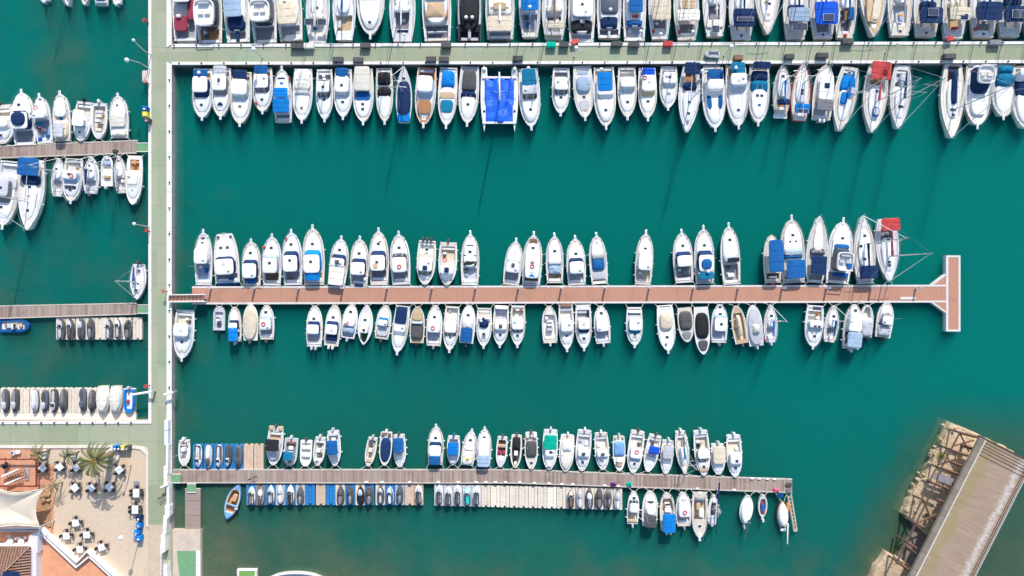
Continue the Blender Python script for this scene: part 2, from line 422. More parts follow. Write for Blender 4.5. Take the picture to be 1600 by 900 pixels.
            rg = [pl.ring(t0, t1, f, z, i, i, i*.6, 4, .7) for z, i in ((zf, .05), (zf+.12, 0), (zf+.5, .02), (zf+.52, .12), (zf+.14, .16))]
            MB().rings(rg, True, True).build('flybridge', M['cabin'], root)
            tm = (t0+t1)/2
            b = MB(); b.box(-W*.13, tm*LL, zf+.14, W*.2, .5, .35).box(W*.13, tm*LL, zf+.14, W*.2, .5, .35); b.build('flybridge_seat', cm(a[4] if len(a) > 4 else 'ow'), root)
            b = MB(); b.box(0, t1*LL-.6, zf+.14, W*.42, .35, .5, 0, .9, .5); b.build('helm_console', M['cv_lg'], root)
            b = MB()
            b.tube([(-f*W*.46, t0*LL+.25, zf+.4), (-f*W*.40, t0*LL+.05, zf+.85), (f*W*.40, t0*LL+.05, zf+.85), (f*W*.46, t0*LL+.25, zf+.4)], .07, 6); b.build('radar_arch', M['cabin'], root)
            feats.append('white flybridge')
        elif c == 'H':
            t = a[0]; x = a[1] if len(a) > 1 else 0; col = a[2] if len(a) > 2 else 'gl'; sz = a[3] if len(a) > 3 else .46
            hi = any(x_[0] == 'C' and x_[1][0] < t < x_[1][1]-.04 for x_ in T)
            top = max([x_[1][0] for x_ in T if x_[0] == 'C'] or [1])
            z_ = zd(t)+.04
            if hi:
                cc = next(x_[1] for x_ in T if x_[0] == 'C'); hh = cc[3] if len(cc) > 3 and not isinstance(cc[3], str) else .30
                z_ = zd((cc[0]+cc[1])/2)+hh+.05
            b = MB(); b.box(x*W, t*LL, z_-.1, sz+.12, sz*.85+.12, .11); fr = b.build('hatch', M['cabin'], root)
            b = MB(); b.box(x*W, t*LL, z_+.0, sz, sz*.85, .03); b.build('hatch_glass', cm(col), fr)
        elif c == 'R':
            t, x = a[:2]; b = MB(); zz = zd(t)+hW+.16 if 'P' in has or 'W' in has else zd(t)+.35
            b.torus((x*W, t*LL, zz), .27, .07, 14, 6); b.build('life_ring', M['red'] if len(a) < 3 else cm(a[2]), root); feats.append('red life ring')
        elif c == 'E':
            n_, col = int(a[0]), a[1]
            for i in range(n_):
                x = (i-(n_-1)/2)*.62; e = empty('outboard_engine', (x, -.22, 0)); e.parent = root
                z_ = pl.z(0)
                b = MB(); rg = []
                for zz, k in ((-.05,.75), (.12,1), (.36,1), (.48,.7)):
                    rg.append([(.17*k*math.copysign(abs(math.cos(q))**.7, math.cos(q)), -.05+.30*k*math.copysign(abs(math.sin(q))**.8, math.sin(q)), z_+zz) for q in [2*math.pi*j/12 for j in range(12)]])
                b.rings(rg, True, True).build('cowling', cm(col), e)
                b = MB(); b.box(0, -.06, -.4, .12, .26, z_+.4).box(0, .15, z_-.25, .3, .2, .3); b.build('engine_leg', cm('dg' if col in ('bk','dg') else 'lg'), e)
            feats.append(('twin ' if n_ == 2 else 'triple ' if n_ > 2 else '')+WORD[col]+' outboard'+('s' if n_ > 1 else ''))
        elif c == 'M':
            t, col = a[:2]; hm = a[2] if len(a) > 2 else 1.22*L; zb = zd(t)+.3; y = t*LL
            e = root
            b = MB(); b.tube([(0, y, zd(t)), (0, y, hm*.5), (0, y, hm)], .085, 8, .065); b.build('mast', M['alu'], e)
            b = MB()
            for k, sw in ((.45, .42), (.72, .32)): b.tube([(-W*sw, y-.1, hm*k), (0, y, hm*k+.05), (W*sw, y-.1, hm*k)], .035, 5)
            b.build('spreader', M['alu'], e)
            b = MB()
            for sg in (-1, 1): b.tube([(sg*pl.hw(t)*.92, y-.15, zd(t)), (sg*W*.42, y-.1, hm*.45), (sg*W*.32, y-.1, hm*.72), (0, y, hm*.98)], .018, 4)
            b.tube([(0, .05, pl.z(0)), (0, y, hm*.99)], .018, 4); b.build('rigging', M['steel'], e)
            b = MB(); b.tube([(0, LL-.1, pl.z(1)+.1), (0, (LL+y)/2, (hm*.96+pl.z(1))/2), (0, y+.05, hm*.96)], .06 if L > 7 else .035, 6, .03); b.build('furled_genoa', M['hull'] if rd.random() < .6 else M['cv_lg'], e)
            bl_ = min(.42*L, y-.5)
            b = MB(); b.tube([(0, y, zb+.85), (0, y-bl_, zb+.80)], .06, 6); b.build('boom', M['alu'], e)
            if col != 'x':
                rg = []
                for i in range(9):
                    q = i/8; r_ = (.20-.10*q)*(1+.12*math.sin(q*17)); rg.append([(r_*math.cos(2*math.pi*k/8)*.9, y-.05-bl_*q*.97, zb+.98+r_*math.sin(2*math.pi*k/8)*1.3) for k in range(8)])
                MB().rings(rg, True, True).build('sail_cover', cm(col), e); feats.append(WORD[col]+' sail cover')
        elif c == 'S':
            t, x, w2, l2 = a[:4]; zz = a[4] if len(a) > 4 else 1.35
            e = MB(); e.box(x*W, t*LL, zd(t)+zz-.03, w2+.08, l2+.08, .03); fr = e.build('solar_panel', M['hull'], root)
            e = MB(); e.box(x*W, t*LL, zd(t)+zz+.003, w2, l2, .02); e.build('solar_cells', M['solar'], fr); 
            e = MB(); e.tube([(x*W, t*LL, zd(t)-.1), (x*W, t*LL, zd(t)+zz-.03)], .03, 5); e.build('panel_post', M['steel'], fr)
            feats.append('solar panels')
        elif c == 'Y':
            col = a[0]; b = MB(); b.box(0, -.30, .28, W*.78, .62, .08); b.build('swim_platform', cm(col), root)
            b = MB(); b.box(W*.2, -.55, -.1, .35, .05, .45); b.build('ladder', M['steel'], root)
        elif c == 'Q':
            t, x, col, w2, l2 = a[:5]; zz = a[5] if len(a) > 5 else -.15
            b = MB(); loft(pl, t-l2/2/LL, t+l2/2/LL, w2/W, [(zd(t)+zz-.25,0,0,0), (zd(t)+zz, .0,.0,.0), (zd(t)+zz+.06, .06,.06,.06)], 5, 0, .02, x0=x*W).build('cushion', cm(col), root)
        elif c == 'X':
            t = a[0]; col = a[1] if len(a) > 1 else 'wt'
            b = MB(); b.box(0, t*LL, zd(t)-.5, W*.34, .75, 1.0, 0, .85, .6); b.build('console', M['cabin'], root)
            b = MB(); b.box(0, t*LL+.32, zd(t)+.25, W*.30, .08, .4, 0, .9, 1); b.build('console_screen', M['gl'], root)
            b = MB(); b.box(0, t*LL-.9, zd(t)-.5, W*.32, .5, .55); b.build('helm_seat', cm(col), root)
        elif c == 'J':
            t0, t1, f, col = a[:4]; z0 = zd(t0)+hW+.15
            loft(pl, t0, t1, f, [(z0,0,0,0), (z0+.1,.02,.02,.02), (z0+.22,.12,.12,.12)], 2.4, .2, .08, 0, .03).build('flybridge_cover', cm(col), root); feats.append(WORD[col]+' roof cover')
        elif c == 'Z':
            t, x = a[:2]; zz = a[2] if len(a) > 2 else 1.6
            b = MB(); b.ball((x*W, t*LL, zd(t)+zz), .28, 1, 1, .7).tube([(x*W, t*LL, zd(t)), (x*W, t*LL, zd(t)+zz)], .04, 5); b.build('radar_dome', M['hull'], root)
    if kind in 'po' and rd.random() < .65:
        b = MB(); x = rd.choice((-1,1))*W*.3; t = rd.uniform(.3,.55); b.tube([(x, t*LL, zd(t)+.9), (x*1.1, t*LL-rd.uniform(-.2,.5), zd(t)+3.0)], .016, 4, .01); b.build('antenna', M['hull'], root)
    # mooring lines -----------------------------------------
    if line_to is not None:
        end, dist, zq = line_to            # end 0 = stern, 1 = bow towards the pontoon
        ye = 0 if end == 0 else LL
        for sg in (-1, 1):
            x = sg*(pl.hw(.03) if end == 0 else .12); yq = ye-dist if end == 0 else L+dist; zs = pl.z(0 if end == 0 else 1)
            xq = sg*(abs(x)+(.35 if end == 0 else .95))
            mid = ((x+xq)/2, (ye+yq)/2, min(zs, zq)+.0)
            b = MB(); b.tube([(x, ye-(0 if end == 0 else .3), zs+.04), mid, (xq, yq, zq+.05)], .038, 5); b.build('mooring_line', M['rope'], root)
    return root, feats

NOUN = {'p': ('cabin_motorboat', 'cabin motorboat', 'motorboat'), 'c': ('motor_catamaran', 'blunt-bowed motorboat', 'motorboat'), 'o': ('open_motorboat', 'open motorboat', 'motorboat'),
        's': ('sailing_boat', 'sailing boat', 'sailing boat'), 'e': ('rowing_boat', 'pointed-stern boat', 'boat'), 'r': ('inflatable_boat', 'inflatable boat', 'inflatable boat')}
ROWS = {}
def boats(row, x0, y0, s, lst, pier_v=None, zq=.55):
    for it in lst:
        sx, sy, bx, by, wd, kind, toks = it[:7]; kw = it[7] if len(it) > 7 else {}
        zr = .9
        a = P(x0+sx/s, y0+sy/s, zr); b = P(x0+bx/s, y0+by/s, zr); d = b-a; L = d.length; W = wd/s/S*1.01
        ang = math.atan2(d.y, d.x)-math.pi/2
        lt = None
        if pier_v is not None:
            pv = pier_v(x0+sx/s) if callable(pier_v) else pier_v
            py = P(0, pv, zq).y
            ds, dbw = abs(a.y-py), abs(b.y-py)
            lt = (0, min(ds, 2.5), zq) if ds < dbw else (1, min(dbw, 2.5), zq)
        nm, noun, cat = NOUN[kind]; noun = kw.get('noun', noun); nm = kw.get('name', nm)
        root, feats = make_boat(nm, L, W, kind, toks, hullcol=kw.get('hull'), line_to=lt)
        root.location = (a.x, a.y, random.uniform(-.04, .03)); root.rotation_euler = (random.uniform(-.008,.008), random.uniform(-.015,.015), ang)
        hc = WORD[kw['hull']] if kw.get('hull') else 'white'
        ROWS.setdefault(row, []).append((x0+sx/s, root, hc, noun, cat, feats, kw))
# ================================================================ setting
def nodes_of(name, rough=.8, spec=.3):
    m = bpy.data.materials.new(name); m.use_nodes = True; n = m.node_tree; b = n.nodes['Principled BSDF']
    b.inputs['Roughness'].default_value = rough; b.inputs['Specular IOR Level'].default_value = spec
    return m, n, b
def nd(n, t, **kw):
    o = n.nodes.new(t)
    for k, v in kw.items(): setattr(o, k, v)
    return o
def noise_n(n, vec, scale, detail=5, rough=.6):
    o = nd(n, 'ShaderNodeTexNoise'); o.inputs['Scale'].default_value = scale; o.inputs['Detail'].default_value = detail; o.inputs['Roughness'].default_value = rough
    n.links.new(vec, o.inputs['Vector']); return o.outputs[0]
def ramp(n, fac, stops):
    o = nd(n, 'ShaderNodeValToRGB'); e = o.color_ramp.elements
    while len(e) < len(stops): e.new(.5)
    for i, (p, c) in enumerate(stops): e[i].position = p; e[i].color = (*c, 1)
    n.links.new(fac, o.inputs[0]); return o.outputs[0]
def mix(n, fac, a, b, mode='MIX'):
    o = nd(n, 'ShaderNodeMix', data_type='RGBA', blend_type=mode)
    if isinstance(fac, (int, float)): o.inputs[0].default_value = fac
    else: n.links.new(fac, o.inputs[0])
    for i, x in ((6, a), (7, b)):
        if isinstance(x, tuple): o.inputs[i].default_value = (*x, 1)
        else: n.links.new(x, o.inputs[i])
    return o.outputs[2]
def math_n(n, op, a, b=None, clamp=False):
    o = nd(n, 'ShaderNodeMath', operation=op, use_clamp=clamp)
    for i, x in enumerate((a, b)):
        if x is None: continue
        if isinstance(x, (int, float)): o.inputs[i].default_value = x
        else: n.links.new(x, o.inputs[i])
    return o.outputs[0]
def pos(n, obj=False):
    if obj: return nd(n, 'ShaderNodeTexCoord').outputs['Object']
    return nd(n, 'ShaderNodeNewGeometry').outputs['Position']
def xyz(n, v):
    s_ = nd(n, 'ShaderNodeSeparateXYZ'); n.links.new(v, s_.inputs[0]); return s_.outputs
def mrange(n, v, a, b, c=0, d=1):
    o = nd(n, 'ShaderNodeMapRange'); n.links.new(v, o.inputs[0])
    for i, x in enumerate((a, b, c, d)): o.inputs[i+1].default_value = x
    return o.outputs[0]
def bump_n(n, b, h, st=.3, dist=.05):
    o = nd(n, 'ShaderNodeBump'); o.inputs['Strength'].default_value = st; o.inputs['Distance'].default_value = dist
    n.links.new(h, o.inputs['Height']); n.links.new(o.outputs[0], b.inputs['Normal'])
# water ----------------------------------------------------------
m, n, b = nodes_of('harbour_water', .14, .28)
p = pos(n); X = xyz(n, p)
deep = (.0004, .138, .118); green = (.038, .150, .090); brown = (.140, .145, .080)
sh = math_n(n, 'ADD', mrange(n, X[1], 8, -46, 0, 1), mrange(n, X[0], 60, -80, -.45, .25))
sh = math_n(n, 'ADD', sh, mrange(n, noise_n(n, p, .045, 4), .3, .7, -.22, .22), True)
sh2 = math_n(n, 'ADD', mrange(n, X[1], -25, -47, -.2, .75), mrange(n, X[0], -55, -10, .35, -.4))
sh2 = math_n(n, 'ADD', sh2, mrange(n, noise_n(n, p, .12, 6), .35, .7, -.3, .3), True)
c = mix(n, sh, deep, green); c = mix(n, sh2, c, brown)
# seabed showing at the foot of the old wharf
d1 = math_n(n, 'ADD', math_n(n, 'MULTIPLY', math_n(n, 'ADD', X[0], -66.5), .88), math_n(n, 'MULTIPLY', math_n(n, 'ADD', X[1], 25), -.47))
d1 = math_n(n, 'ADD', d1, mrange(n, noise_n(n, p, .35, 6), .3, .7, -1.6, 1.6))
wf = math_n(n, 'MULTIPLY', mrange(n, d1, -7.5, -.5, 0, .85), mrange(n, X[1], -16, -24, 0, 1), True)
c = mix(n, wf, c, (.10,.13,.07))
wd = mrange(n, noise_n(n, p, .5, 8, .75), .56, .74, 0, .75)
wd = math_n(n, 'MULTIPLY', wd, sh)
c = mix(n, wd, c, (.03,.09,.055))
c = mix(n, mrange(n, noise_n(n, p, .035, 4), .35, .65, 0, .9), c, (.7,.78,.84), 'MULTIPLY')
stk = nd(n, 'ShaderNodeMapping'); stk.inputs['Scale'].default_value = (1, .22, 1); n.links.new(p, stk.inputs[0])
c = mix(n, mrange(n, noise_n(n, stk.outputs[0], .35, 6, .65), .4, .7, 0, .6), c, (.72,.86,.86), 'MULTIPLY')
n.links.new(c, b.inputs['Base Color'])
# cloudy water: a little silt at the surface, the rest of the colour comes from the lit volume below
out = n.nodes['Material Output']; tr = nd(n, 'ShaderNodeBsdfTransparent'); ms = nd(n, 'ShaderNodeMixShader')
silt = math_n(n, 'ADD', math_n(n, 'MULTIPLY', sh2, .50), math_n(n, 'ADD', math_n(n, 'MULTIPLY', sh, .34), math_n(n, 'MULTIPLY', wf, .4)))
n.links.new(math_n(n, 'ADD', silt, .13, True), ms.inputs[0])
n.links.new(tr.outputs[0], ms.inputs[1]); n.links.new(b.outputs[0], ms.inputs[2]); n.links.new(ms.outputs[0], out.inputs['Surface'])
vs = nd(n, 'ShaderNodeVolumeScatter'); vs.inputs['Color'].default_value = (.012, .91, .76, 1); vs.inputs['Density'].default_value = .34
va = nd(n, 'ShaderNodeVolumeAbsorption'); va.inputs['Color'].default_value = (.012, .91, .76, 1); va.inputs['Density'].default_value = .34
vad = nd(n, 'ShaderNodeAddShader'); n.links.new(vs.outputs[0], vad.inputs[0]); n.links.new(va.outputs[0], vad.inputs[1]); n.links.new(vad.outputs[0], out.inputs['Volume'])
mp = nd(n, 'ShaderNodeMapping'); mp.inputs['Scale'].default_value = (1, 1.6, 1); n.links.new(p, mp.inputs[0])
h1 = math_n(n, 'ADD', noise_n(n, mp.outputs[0], 1.4, 6, .6), math_n(n, 'MULTIPLY', noise_n(n, p, .25, 3), 1.5))
bump_n(n, b, h1, .55, .12)
wb = MB(); wb.box(0, 0, -8, 2400, 2400, 8)
tag(wb.build('water', m, smooth=False), kind='structure')
tag(MB().box(0, 0, -10, 2500, 2500, 1.5).build('seabed', mat('sand', (.3,.27,.2), .9), smooth=False), kind='structure')

def poly(name, pts_uv, z0, z1, material, parent=None, kind='structure'):
    mb = MB(); mb.prism([tuple(P(u, v, z1)[:2]) for u, v in pts_uv], z0, z1)
    o = mb.build(name, material, parent, smooth=False)
    if kind and parent is None: o['kind'] = kind
    return o
def rect(name, u0, v0, u1, v1, z0, z1, material, parent=None, kind='structure'):
    return poly(name, [(u0,v0),(u1,v0),(u1,v1),(u0,v1)], z0, z1, material, parent, kind)
# green painted concrete -------------------------------------------
m, n, b = nodes_of('green_painted_concrete', .85, .2); p = pos(n)
c = ramp(n, noise_n(n, p, .22, 6, .65), [(.3,(.33,.38,.255)), (.5,(.37,.385,.275)), (.7,(.28,.38,.26))])
c = mix(n, mrange(n, noise_n(n, p, 1.3, 8, .75), .52, .72, 0, .5), c, (.43,.38,.29))
c = mix(n, mrange(n, noise_n(n, p, .6, 6, .7), .6, .68, 0, .4), c, (.48,.46,.40))
c = mix(n, mrange(n, noise_n(n, p, 4, 4, .7), .62, .70, 0, .35), c, (.20,.24,.18))
X = xyz(n, p)
j1 = math_n(n, 'LESS_THAN', math_n(n, 'FRACT', math_n(n, 'DIVIDE', math_n(n, 'ADD', X[0], 401), 6.1)), .012); j2 = math_n(n, 'LESS_THAN', math_n(n, 'FRACT', math_n(n, 'DIVIDE', math_n(n, 'ADD', X[1], 402), 6.1)), .012)
c = mix(n, math_n(n, 'MULTIPLY', math_n(n, 'MAXIMUM', j1, j2), .38), c, (.12,.15,.11))
vo = nd(n, 'ShaderNodeTexVoronoi', feature='DISTANCE_TO_EDGE'); vo.inputs['Scale'].default_value = .28; n.links.new(p, vo.inputs['Vector'])
pt_ = nd(n, 'ShaderNodeTexBrick'); pt_.inputs['Scale'].default_value = 1; pt_.inputs['Brick Width'].default_value = 6.1; pt_.inputs['Row Height'].default_value = 6.1; pt_.offset = 0; pt_.inputs['Mortar Size'].default_value = 0; pt_.inputs['Color1'].default_value = (1,1,1,1); pt_.inputs['Color2'].default_value = (.84,.87,.82,1)
n.links.new(p, pt_.inputs['Vector']); c = mix(n, 1.0, c, pt_.outputs[0], 'MULTIPLY')
c = mix(n, mrange(n, vo.outputs['Distance'], 0, .008, .12, 0), c, (.15,.17,.12))
n.links.new(c, b.inputs['Base Color']); bump_n(n, b, noise_n(n, p, 9, 4), .15); GREENM = m
m, n, b = nodes_of('white_painted_kerb', .8, .2); p = pos(n)
c = ramp(n, noise_n(n, p, 1.1, 8, .7), [(.25,(.60,.57,.53)), (.45,(.76,.74,.70)), (.7,(.80,.78,.75))])
c = mix(n, mrange(n, noise_n(n, p, 2.6, 6, .8), .56, .72, 0, .6), c, (.42,.38,.32))
X = xyz(n, p)
j1 = math_n(n, 'LESS_THAN', math_n(n, 'FRACT', math_n(n, 'DIVIDE', math_n(n, 'ADD', X[0], 400), 3.05)), .03); j2 = math_n(n, 'LESS_THAN', math_n(n, 'FRACT', math_n(n, 'DIVIDE', math_n(n, 'ADD', X[1], 400), 3.05)), .03)
c = mix(n, math_n(n, 'MULTIPLY', math_n(n, 'MAXIMUM', j1, j2), .5), c, (.3,.28,.25))
n.links.new(c, b.inputs['Base Color']); KERB = m
CONC = mat('quay_concrete', (.36,.33,.29), .9, .2, .7, .4, 6)
Z1 = 1.0
CELL = mat('dark_green_paint', (.16,.33,.17), .8, .12, 1.5)
# main pier (vertical) and upper pier (horizontal): body, then a green sheet, then white kerbs
poly('pier', [(232,-80),(268,-80),(268,1000),(232,1000)], -3, Z1-.03, CONC)
poly('pier', [(268.0,68.5),(1720,64.5),(1720,97.7),(268.0,100.7)], -3, Z1-.03, CONC)
poly('pier_surface', [(233,-80),(267,-80),(267,1000),(233,1000)], Z1-.03, Z1, GREENM)
poly('pier_surface', [(267.0,69.5),(1720,65.5),(1720,96.7),(267.0,99.7)], Z1-.03, Z1, GREENM)
def kerb(pts, w=.55, h=.10, z=Z1): pass
def kerb_poly(pts): poly('kerb', pts, Z1, Z1+.10, KERB)
kerb_poly([(231.5,-80),(236,-80),(236,662),(231.5,662)])
kerb_poly([(260,-80),(268,-80),(268,68.5),(260,74)]); kerb_poly([(260,96),(268,101),(268,740),(260,740)])
kerb_poly([(268,68.5),(1720,64),(1720,68.5),(268,73.5)]); kerb_poly([(268,96.5),(1720,93.5),(1720,98),(268,101)])
# quay below the left basin, and the terrace ------------------------
poly('quay', [(-300,660),(232,657),(232,1100),(-300,1100)], -3, Z1-.03, CONC)
poly('quay_surface', [(-300,661),(233,661),(233,1100),(-300,1100)], Z1-.03, Z1+.002, GREENM)
kerb_poly([(-300,659),(231.5,657),(231.5,662),(-300,664)])
m, n, b = nodes_of('terrace_paving', .85, .2); p = pos(n); X = xyz(n, p)
c = ramp(n, noise_n(n, p, .18, 6, .65), [(.3,(.66,.50,.36)), (.5,(.64,.52,.40)), (.7,(.68,.50,.34))])
c = mix(n, mrange(n, noise_n(n, p, .5, 6, .7), .56, .74, 0, .5), c, (.42,.31,.18))
br = nd(n, 'ShaderNodeTexBrick'); br.offset = 0; br.inputs['Scale'].default_value = 1; br.inputs['Brick Width'].default_value = .45; br.inputs['Row Height'].default_value = .45
br.inputs['Mortar Size'].default_value = .03; br.inputs['Mortar Smooth'].default_value = .6
br.inputs['Color1'].default_value = (1,1,1,1); br.inputs['Color2'].default_value = (.93,.93,.93,1); br.inputs['Mortar'].default_value = (.86,.82,.76,1)
n.links.new(p, br.inputs['Vector']); c = mix(n, 1.0, c, br.outputs[0], 'MULTIPLY'); n.links.new(c, b.inputs['Base Color']); PAVE = m
poly('terrace_paving', [(-300,697),(222,697),(231,700),(231,1100),(-300,1100)], Z1, Z1+.05, PAVE)
poly('pavement', [(231,820),(258,820),(258,1100),(231,1100)], Z1, Z1+.012, mat('beige_concrete', (.55,.44,.33), .9, .12, .8, .2, 8))
curb = [(-300,696.5),(205,696.5),(222,699),(231,708),(231,824),(228,824),(228,711),(219,702.5),(204,700.5),(-300,700.5)]
mb = MB(); pp = [tuple(P(u, v, Z1+.2)[:2]) for u, v in curb]
for a_ in range(4): mb.prism([pp[a_], pp[a_+1], pp[8-a_], pp[9-a_]], Z1, Z1+.2)
tag(mb.build('terrace_kerb', mat('pale_stone', (.70,.64,.58), .8, .1, 1.5), smooth=False), kind='structure')
ORG = mat('terracotta_floor', (.60,.30,.18), .85, .16, .7, .1, 8)
poly('terracotta_paving', [(-300,701),(60,701),(60,726),(84,726),(84,900),(-300,900)], Z1+.05, Z1+.062, ORG)
# shallow corner at the quay foot, small landing and ramps ---------
rect('landing', 263, 828, 313, 1000, -3, .7, mat('landing_concrete', (.55,.46,.37), .9, .15, .9, .3, 6))
poly('green_apron', [(276,861),(306,861),(306,1000),(290,1000)], .7, .712, CELL)
poly('landing_edge', [(306,861),(313,861),(313,1000),(306,1000)], .7, .75, KERB)
# ---- pontoons
def plank_mat(name, c1, c2, gap, bw, seam, alongx=True):
    m, n, b = nodes_of(name, .85, .2); p = pos(n, True); X = xyz(n, p)
    br = nd(n, 'ShaderNodeTexBrick'); br.offset = 0; br.inputs['Scale'].default_value = 1
    br.inputs['Brick Width'].default_value = bw; br.inputs['Row Height'].default_value = 60; br.inputs['Mortar Size'].default_value = .012
    br.inputs['Color1'].default_value = (*c1, 1); br.inputs['Color2'].default_value = (*c2, 1); br.inputs['Mortar'].default_value = (*gap, 1)
    mp = nd(n, 'ShaderNodeMapping'); mp.inputs['Location'].default_value = (500, 30, 0)
    if not alongx: mp.inputs['Rotation'].default_value = (0, 0, math.pi/2)
    n.links.new(p, mp.inputs[0]); n.links.new(mp.outputs[0], br.inputs['Vector'])
    c = br.outputs[0]
    c = mix(n, mrange(n, noise_n(n, p, .9, 8, .7), .4, .7, 0, .4), c, c2)
    sx = math_n(n, 'FRACT', math_n(n, 'DIVIDE', math_n(n, 'ADD', X[0 if alongx else 1], 500), seam))
    c = mix(n, math_n(n, 'MULTIPLY', math_n(n, 'LESS_THAN', sx, .05/seam*1.6), .7), c, gap)
    st = mrange(n, noise_n(n, p, .35, 5), .55, .7, 0, .35); c = mix(n, st, c, tuple(x*.62 for x in c1))
    n.links.new(c, b.inputs['Base Color']); bump_n(n, b, br.outputs[1], -.3, .02)
    return m
REDM = plank_mat('red_brown_decking', (.465,.24,.165), (.49,.26,.18), (.37,.19,.135), .145, 6.85)
GREYM = plank_mat('weathered_planks', (.25,.175,.14), (.41,.325,.28), (.12,.085,.07), .30, 2.35)
def pontoon(name, label, group, pts_top, pts_bot, zt, m, edge=.45, edge_m=None):
    """pts along the upper and lower edge, photo pixels"""
    a = P(*pts_top[0], zt); root = empty(name, (a.x, a.y, 0), 0, label, 'pontoon', group)
    tp = [P(u, v, zt) for u, v in pts_top]; bt = [P(u, v, zt) for u, v in pts_bot]
    o = a.copy(); o.z = 0
    mb = MB(); mf = MB(); ed = [MB(), MB()]
    for i in range(len(tp)-1):
        q = [tp[i]-o, tp[i+1]-o, bt[i+1]-o, bt[i]-o]; q2 = [tuple(x[:2]) for x in q]
        mb.prism(q2, zt-.10, zt)
        mf.prism([(x*1.0, y) for x, y in [(q2[0][0], q2[0][1]-.1), (q2[1][0], q2[1][1]-.1), (q2[2][0], q2[2][1]+.1), (q2[3][0], q2[3][1]+.1)]], -.35, zt-.10)
        for k, (s0, s1, sg) in enumerate(((q[0], q[1], -1), (q[3], q[2], 1))):
            ed[k].prism([(s0.x, s0.y+sg*edge), (s1.x, s1.y+sg*edge), (s1.x, s1.y-sg*.06), (s0.x, s0.y-sg*.06)], zt-.25, zt+.03)
    mb.build('decking', m, root, False); mf.build('float', mat('pontoon_float', (.13,.13,.13), .8), root, False)
    for e in ed: e.build('edge_beam', edge_m or KERB, root, False)
    return root
EDG = mat('galvanised_edge', (.66,.62,.60), .6, .12, 2)
EDGW = mat('timber_edge', (.52,.46,.40), .8, .2, 2)
rp = pontoon('pontoon', 'long straight pontoon with red-brown decking and pale edges ending in a cross head', None,
    [(300,448),(1480,445.5)], [(300,475),(1480,472)], .55, REDM, .22, EDG)
o_ = rp.location
def sub(name, pts, z0, z1, m, root, flat=False):
    mb = MB(); mb.prism([tuple((P(u, v, z1)-root.location)[:2]) for u, v in pts], z0, z1); return mb.build(name, m, root, smooth=False)
sub('cross_head', [(1482,402),(1498,402),(1498,515),(1482,515)], -.3, .57, plank_mat('red_brown_decking_across', (.465,.24,.165), (.49,.26,.18), (.37,.19,.135), .145, 6.85, False), rp)
for q in ([(1478.5,399),(1482,399),(1482,518),(1478.5,518)], [(1498,399),(1501,399),(1501,518),(1498,518)], [(1482,399),(1498,399),(1498,402),(1482,402)], [(1482,515),(1498,515),(1498,518),(1482,518)]):
    sub('edge_beam', q, -.3, .60, EDG, rp)
for q, e in (([(1458,445),(1478,430),(1478,445)], [(1456,445),(1478,428),(1478,430.5),(1459.5,445)]), ([(1458,473),(1478,487),(1478,473)], [(1456,473),(1478,489),(1478,486.5),(1459.5,473)])):
    sub('corner_bracket', q, -.2, .555, REDM, rp); sub('edge_beam', e, -.2, .60, EDG, rp)
sub('deck_ramp_plate', [(1407,464),(1431,464),(1431,468),(1407,468)], .55, .62, EDG, rp)
gw = empty('gangway', P(262,466,Z1), 0, 'short red gangway with pale side rails from green pier to red-brown pontoon', 'gangway')
def sub2(name, pts, z0, z1, m, root):
    mb = MB(); mb.prism([tuple((P(u, v, z1)-root.location)[:2]) for u, v in pts], z0-root.location.z, z1-root.location.z); return mb.build(name, m, root, smooth=False)
sub2('walkway', [(263,461),(318,460),(318,471),(263,472)], 1.1, 1.18, REDM, gw)
for v in (460.5, 471.5): sub2('side_rail', [(262,v-.6),(320,v-1.4),(320,v+.2),(262,v+1)], 1.12, 1.75, KERB, gw)
for u in range(268, 318, 6): sub2('tread', [(u,461),(u+.6,461),(u+.6,471),(u,471)], 1.18, 1.22, EDG, gw)
wp = pontoon('pontoon', 'long weathered grey plank pontoon in the lower basin', 'weathered plank pontoons',
    [(268,734),(800,734),(1040,742.5),(1238,749)], [(268,754.5),(800,755),(1040,763),(1238,770)], .55, GREYM, .12, EDGW)
l1 = pontoon('pontoon', 'upper left weathered plank pontoon with grey and white boats both sides', 'weathered plank pontoons',
    [(-60,230.5),(215,219)], [(-60,249),(213,239)], .55, GREYM, .12, EDGW)
l2 = pontoon('pontoon', 'left plank pontoon with jet skis on its lower side', 'weathered plank pontoons',
    [(-60,479),(213,473.5)], [(-60,499.5),(213,491)], .55, GREYM, .12, EDGW)
l3 = pontoon('pontoon', 'short plank walkway leading down to the concrete landing by the quay', 'weathered plank pontoons',
    [(289,764),(313,764)], [(289,829),(313,829)], .5, plank_mat('weathered_planks_across', (.33,.24,.20), (.38,.30,.27), (.18,.13,.10), .145, 2.35, False), .04, EDGW)
def ramp_(label, pts, z=.85):
    a = P(*pts[0], z); r = empty('boarding_ramp', (a.x, a.y, 0), 0, label, 'ramp', 'green boarding ramps')
    sub('ramp_plate', pts, z-.08, z, CELL, r)
    (u0,v0),(u1,v1),(u2,v2),(u3,v3) = pts
    sub('side_beam', [(u0,v0-1.3),(u1,v1-1.3),(u1,v1),(u0,v0)], z-.1, z+.06, EDG, r)
    sub('side_beam', [(u3,v3),(u2,v2),(u2,v2+1.3),(u3,v3+1.3)], z-.1, z+.06, EDG, r)
ramp_('green boarding ramp at right end of the upper left plank pontoon', [(213,224),(232,224),(232,236),(213,236)])
ramp_('green boarding ramp at right end of the jet ski pontoon on the left', [(214,477),(233,477),(233,489),(214,489)])
ramp_('green boarding ramp joining green pier and long lower plank pontoon', [(264,742),(282,742),(282,754),(264,754)])
ramp_('green boarding ramp from lower plank pontoon down to short plank walkway', [(292,757),(306,757),(306,769),(292,769)], .62)
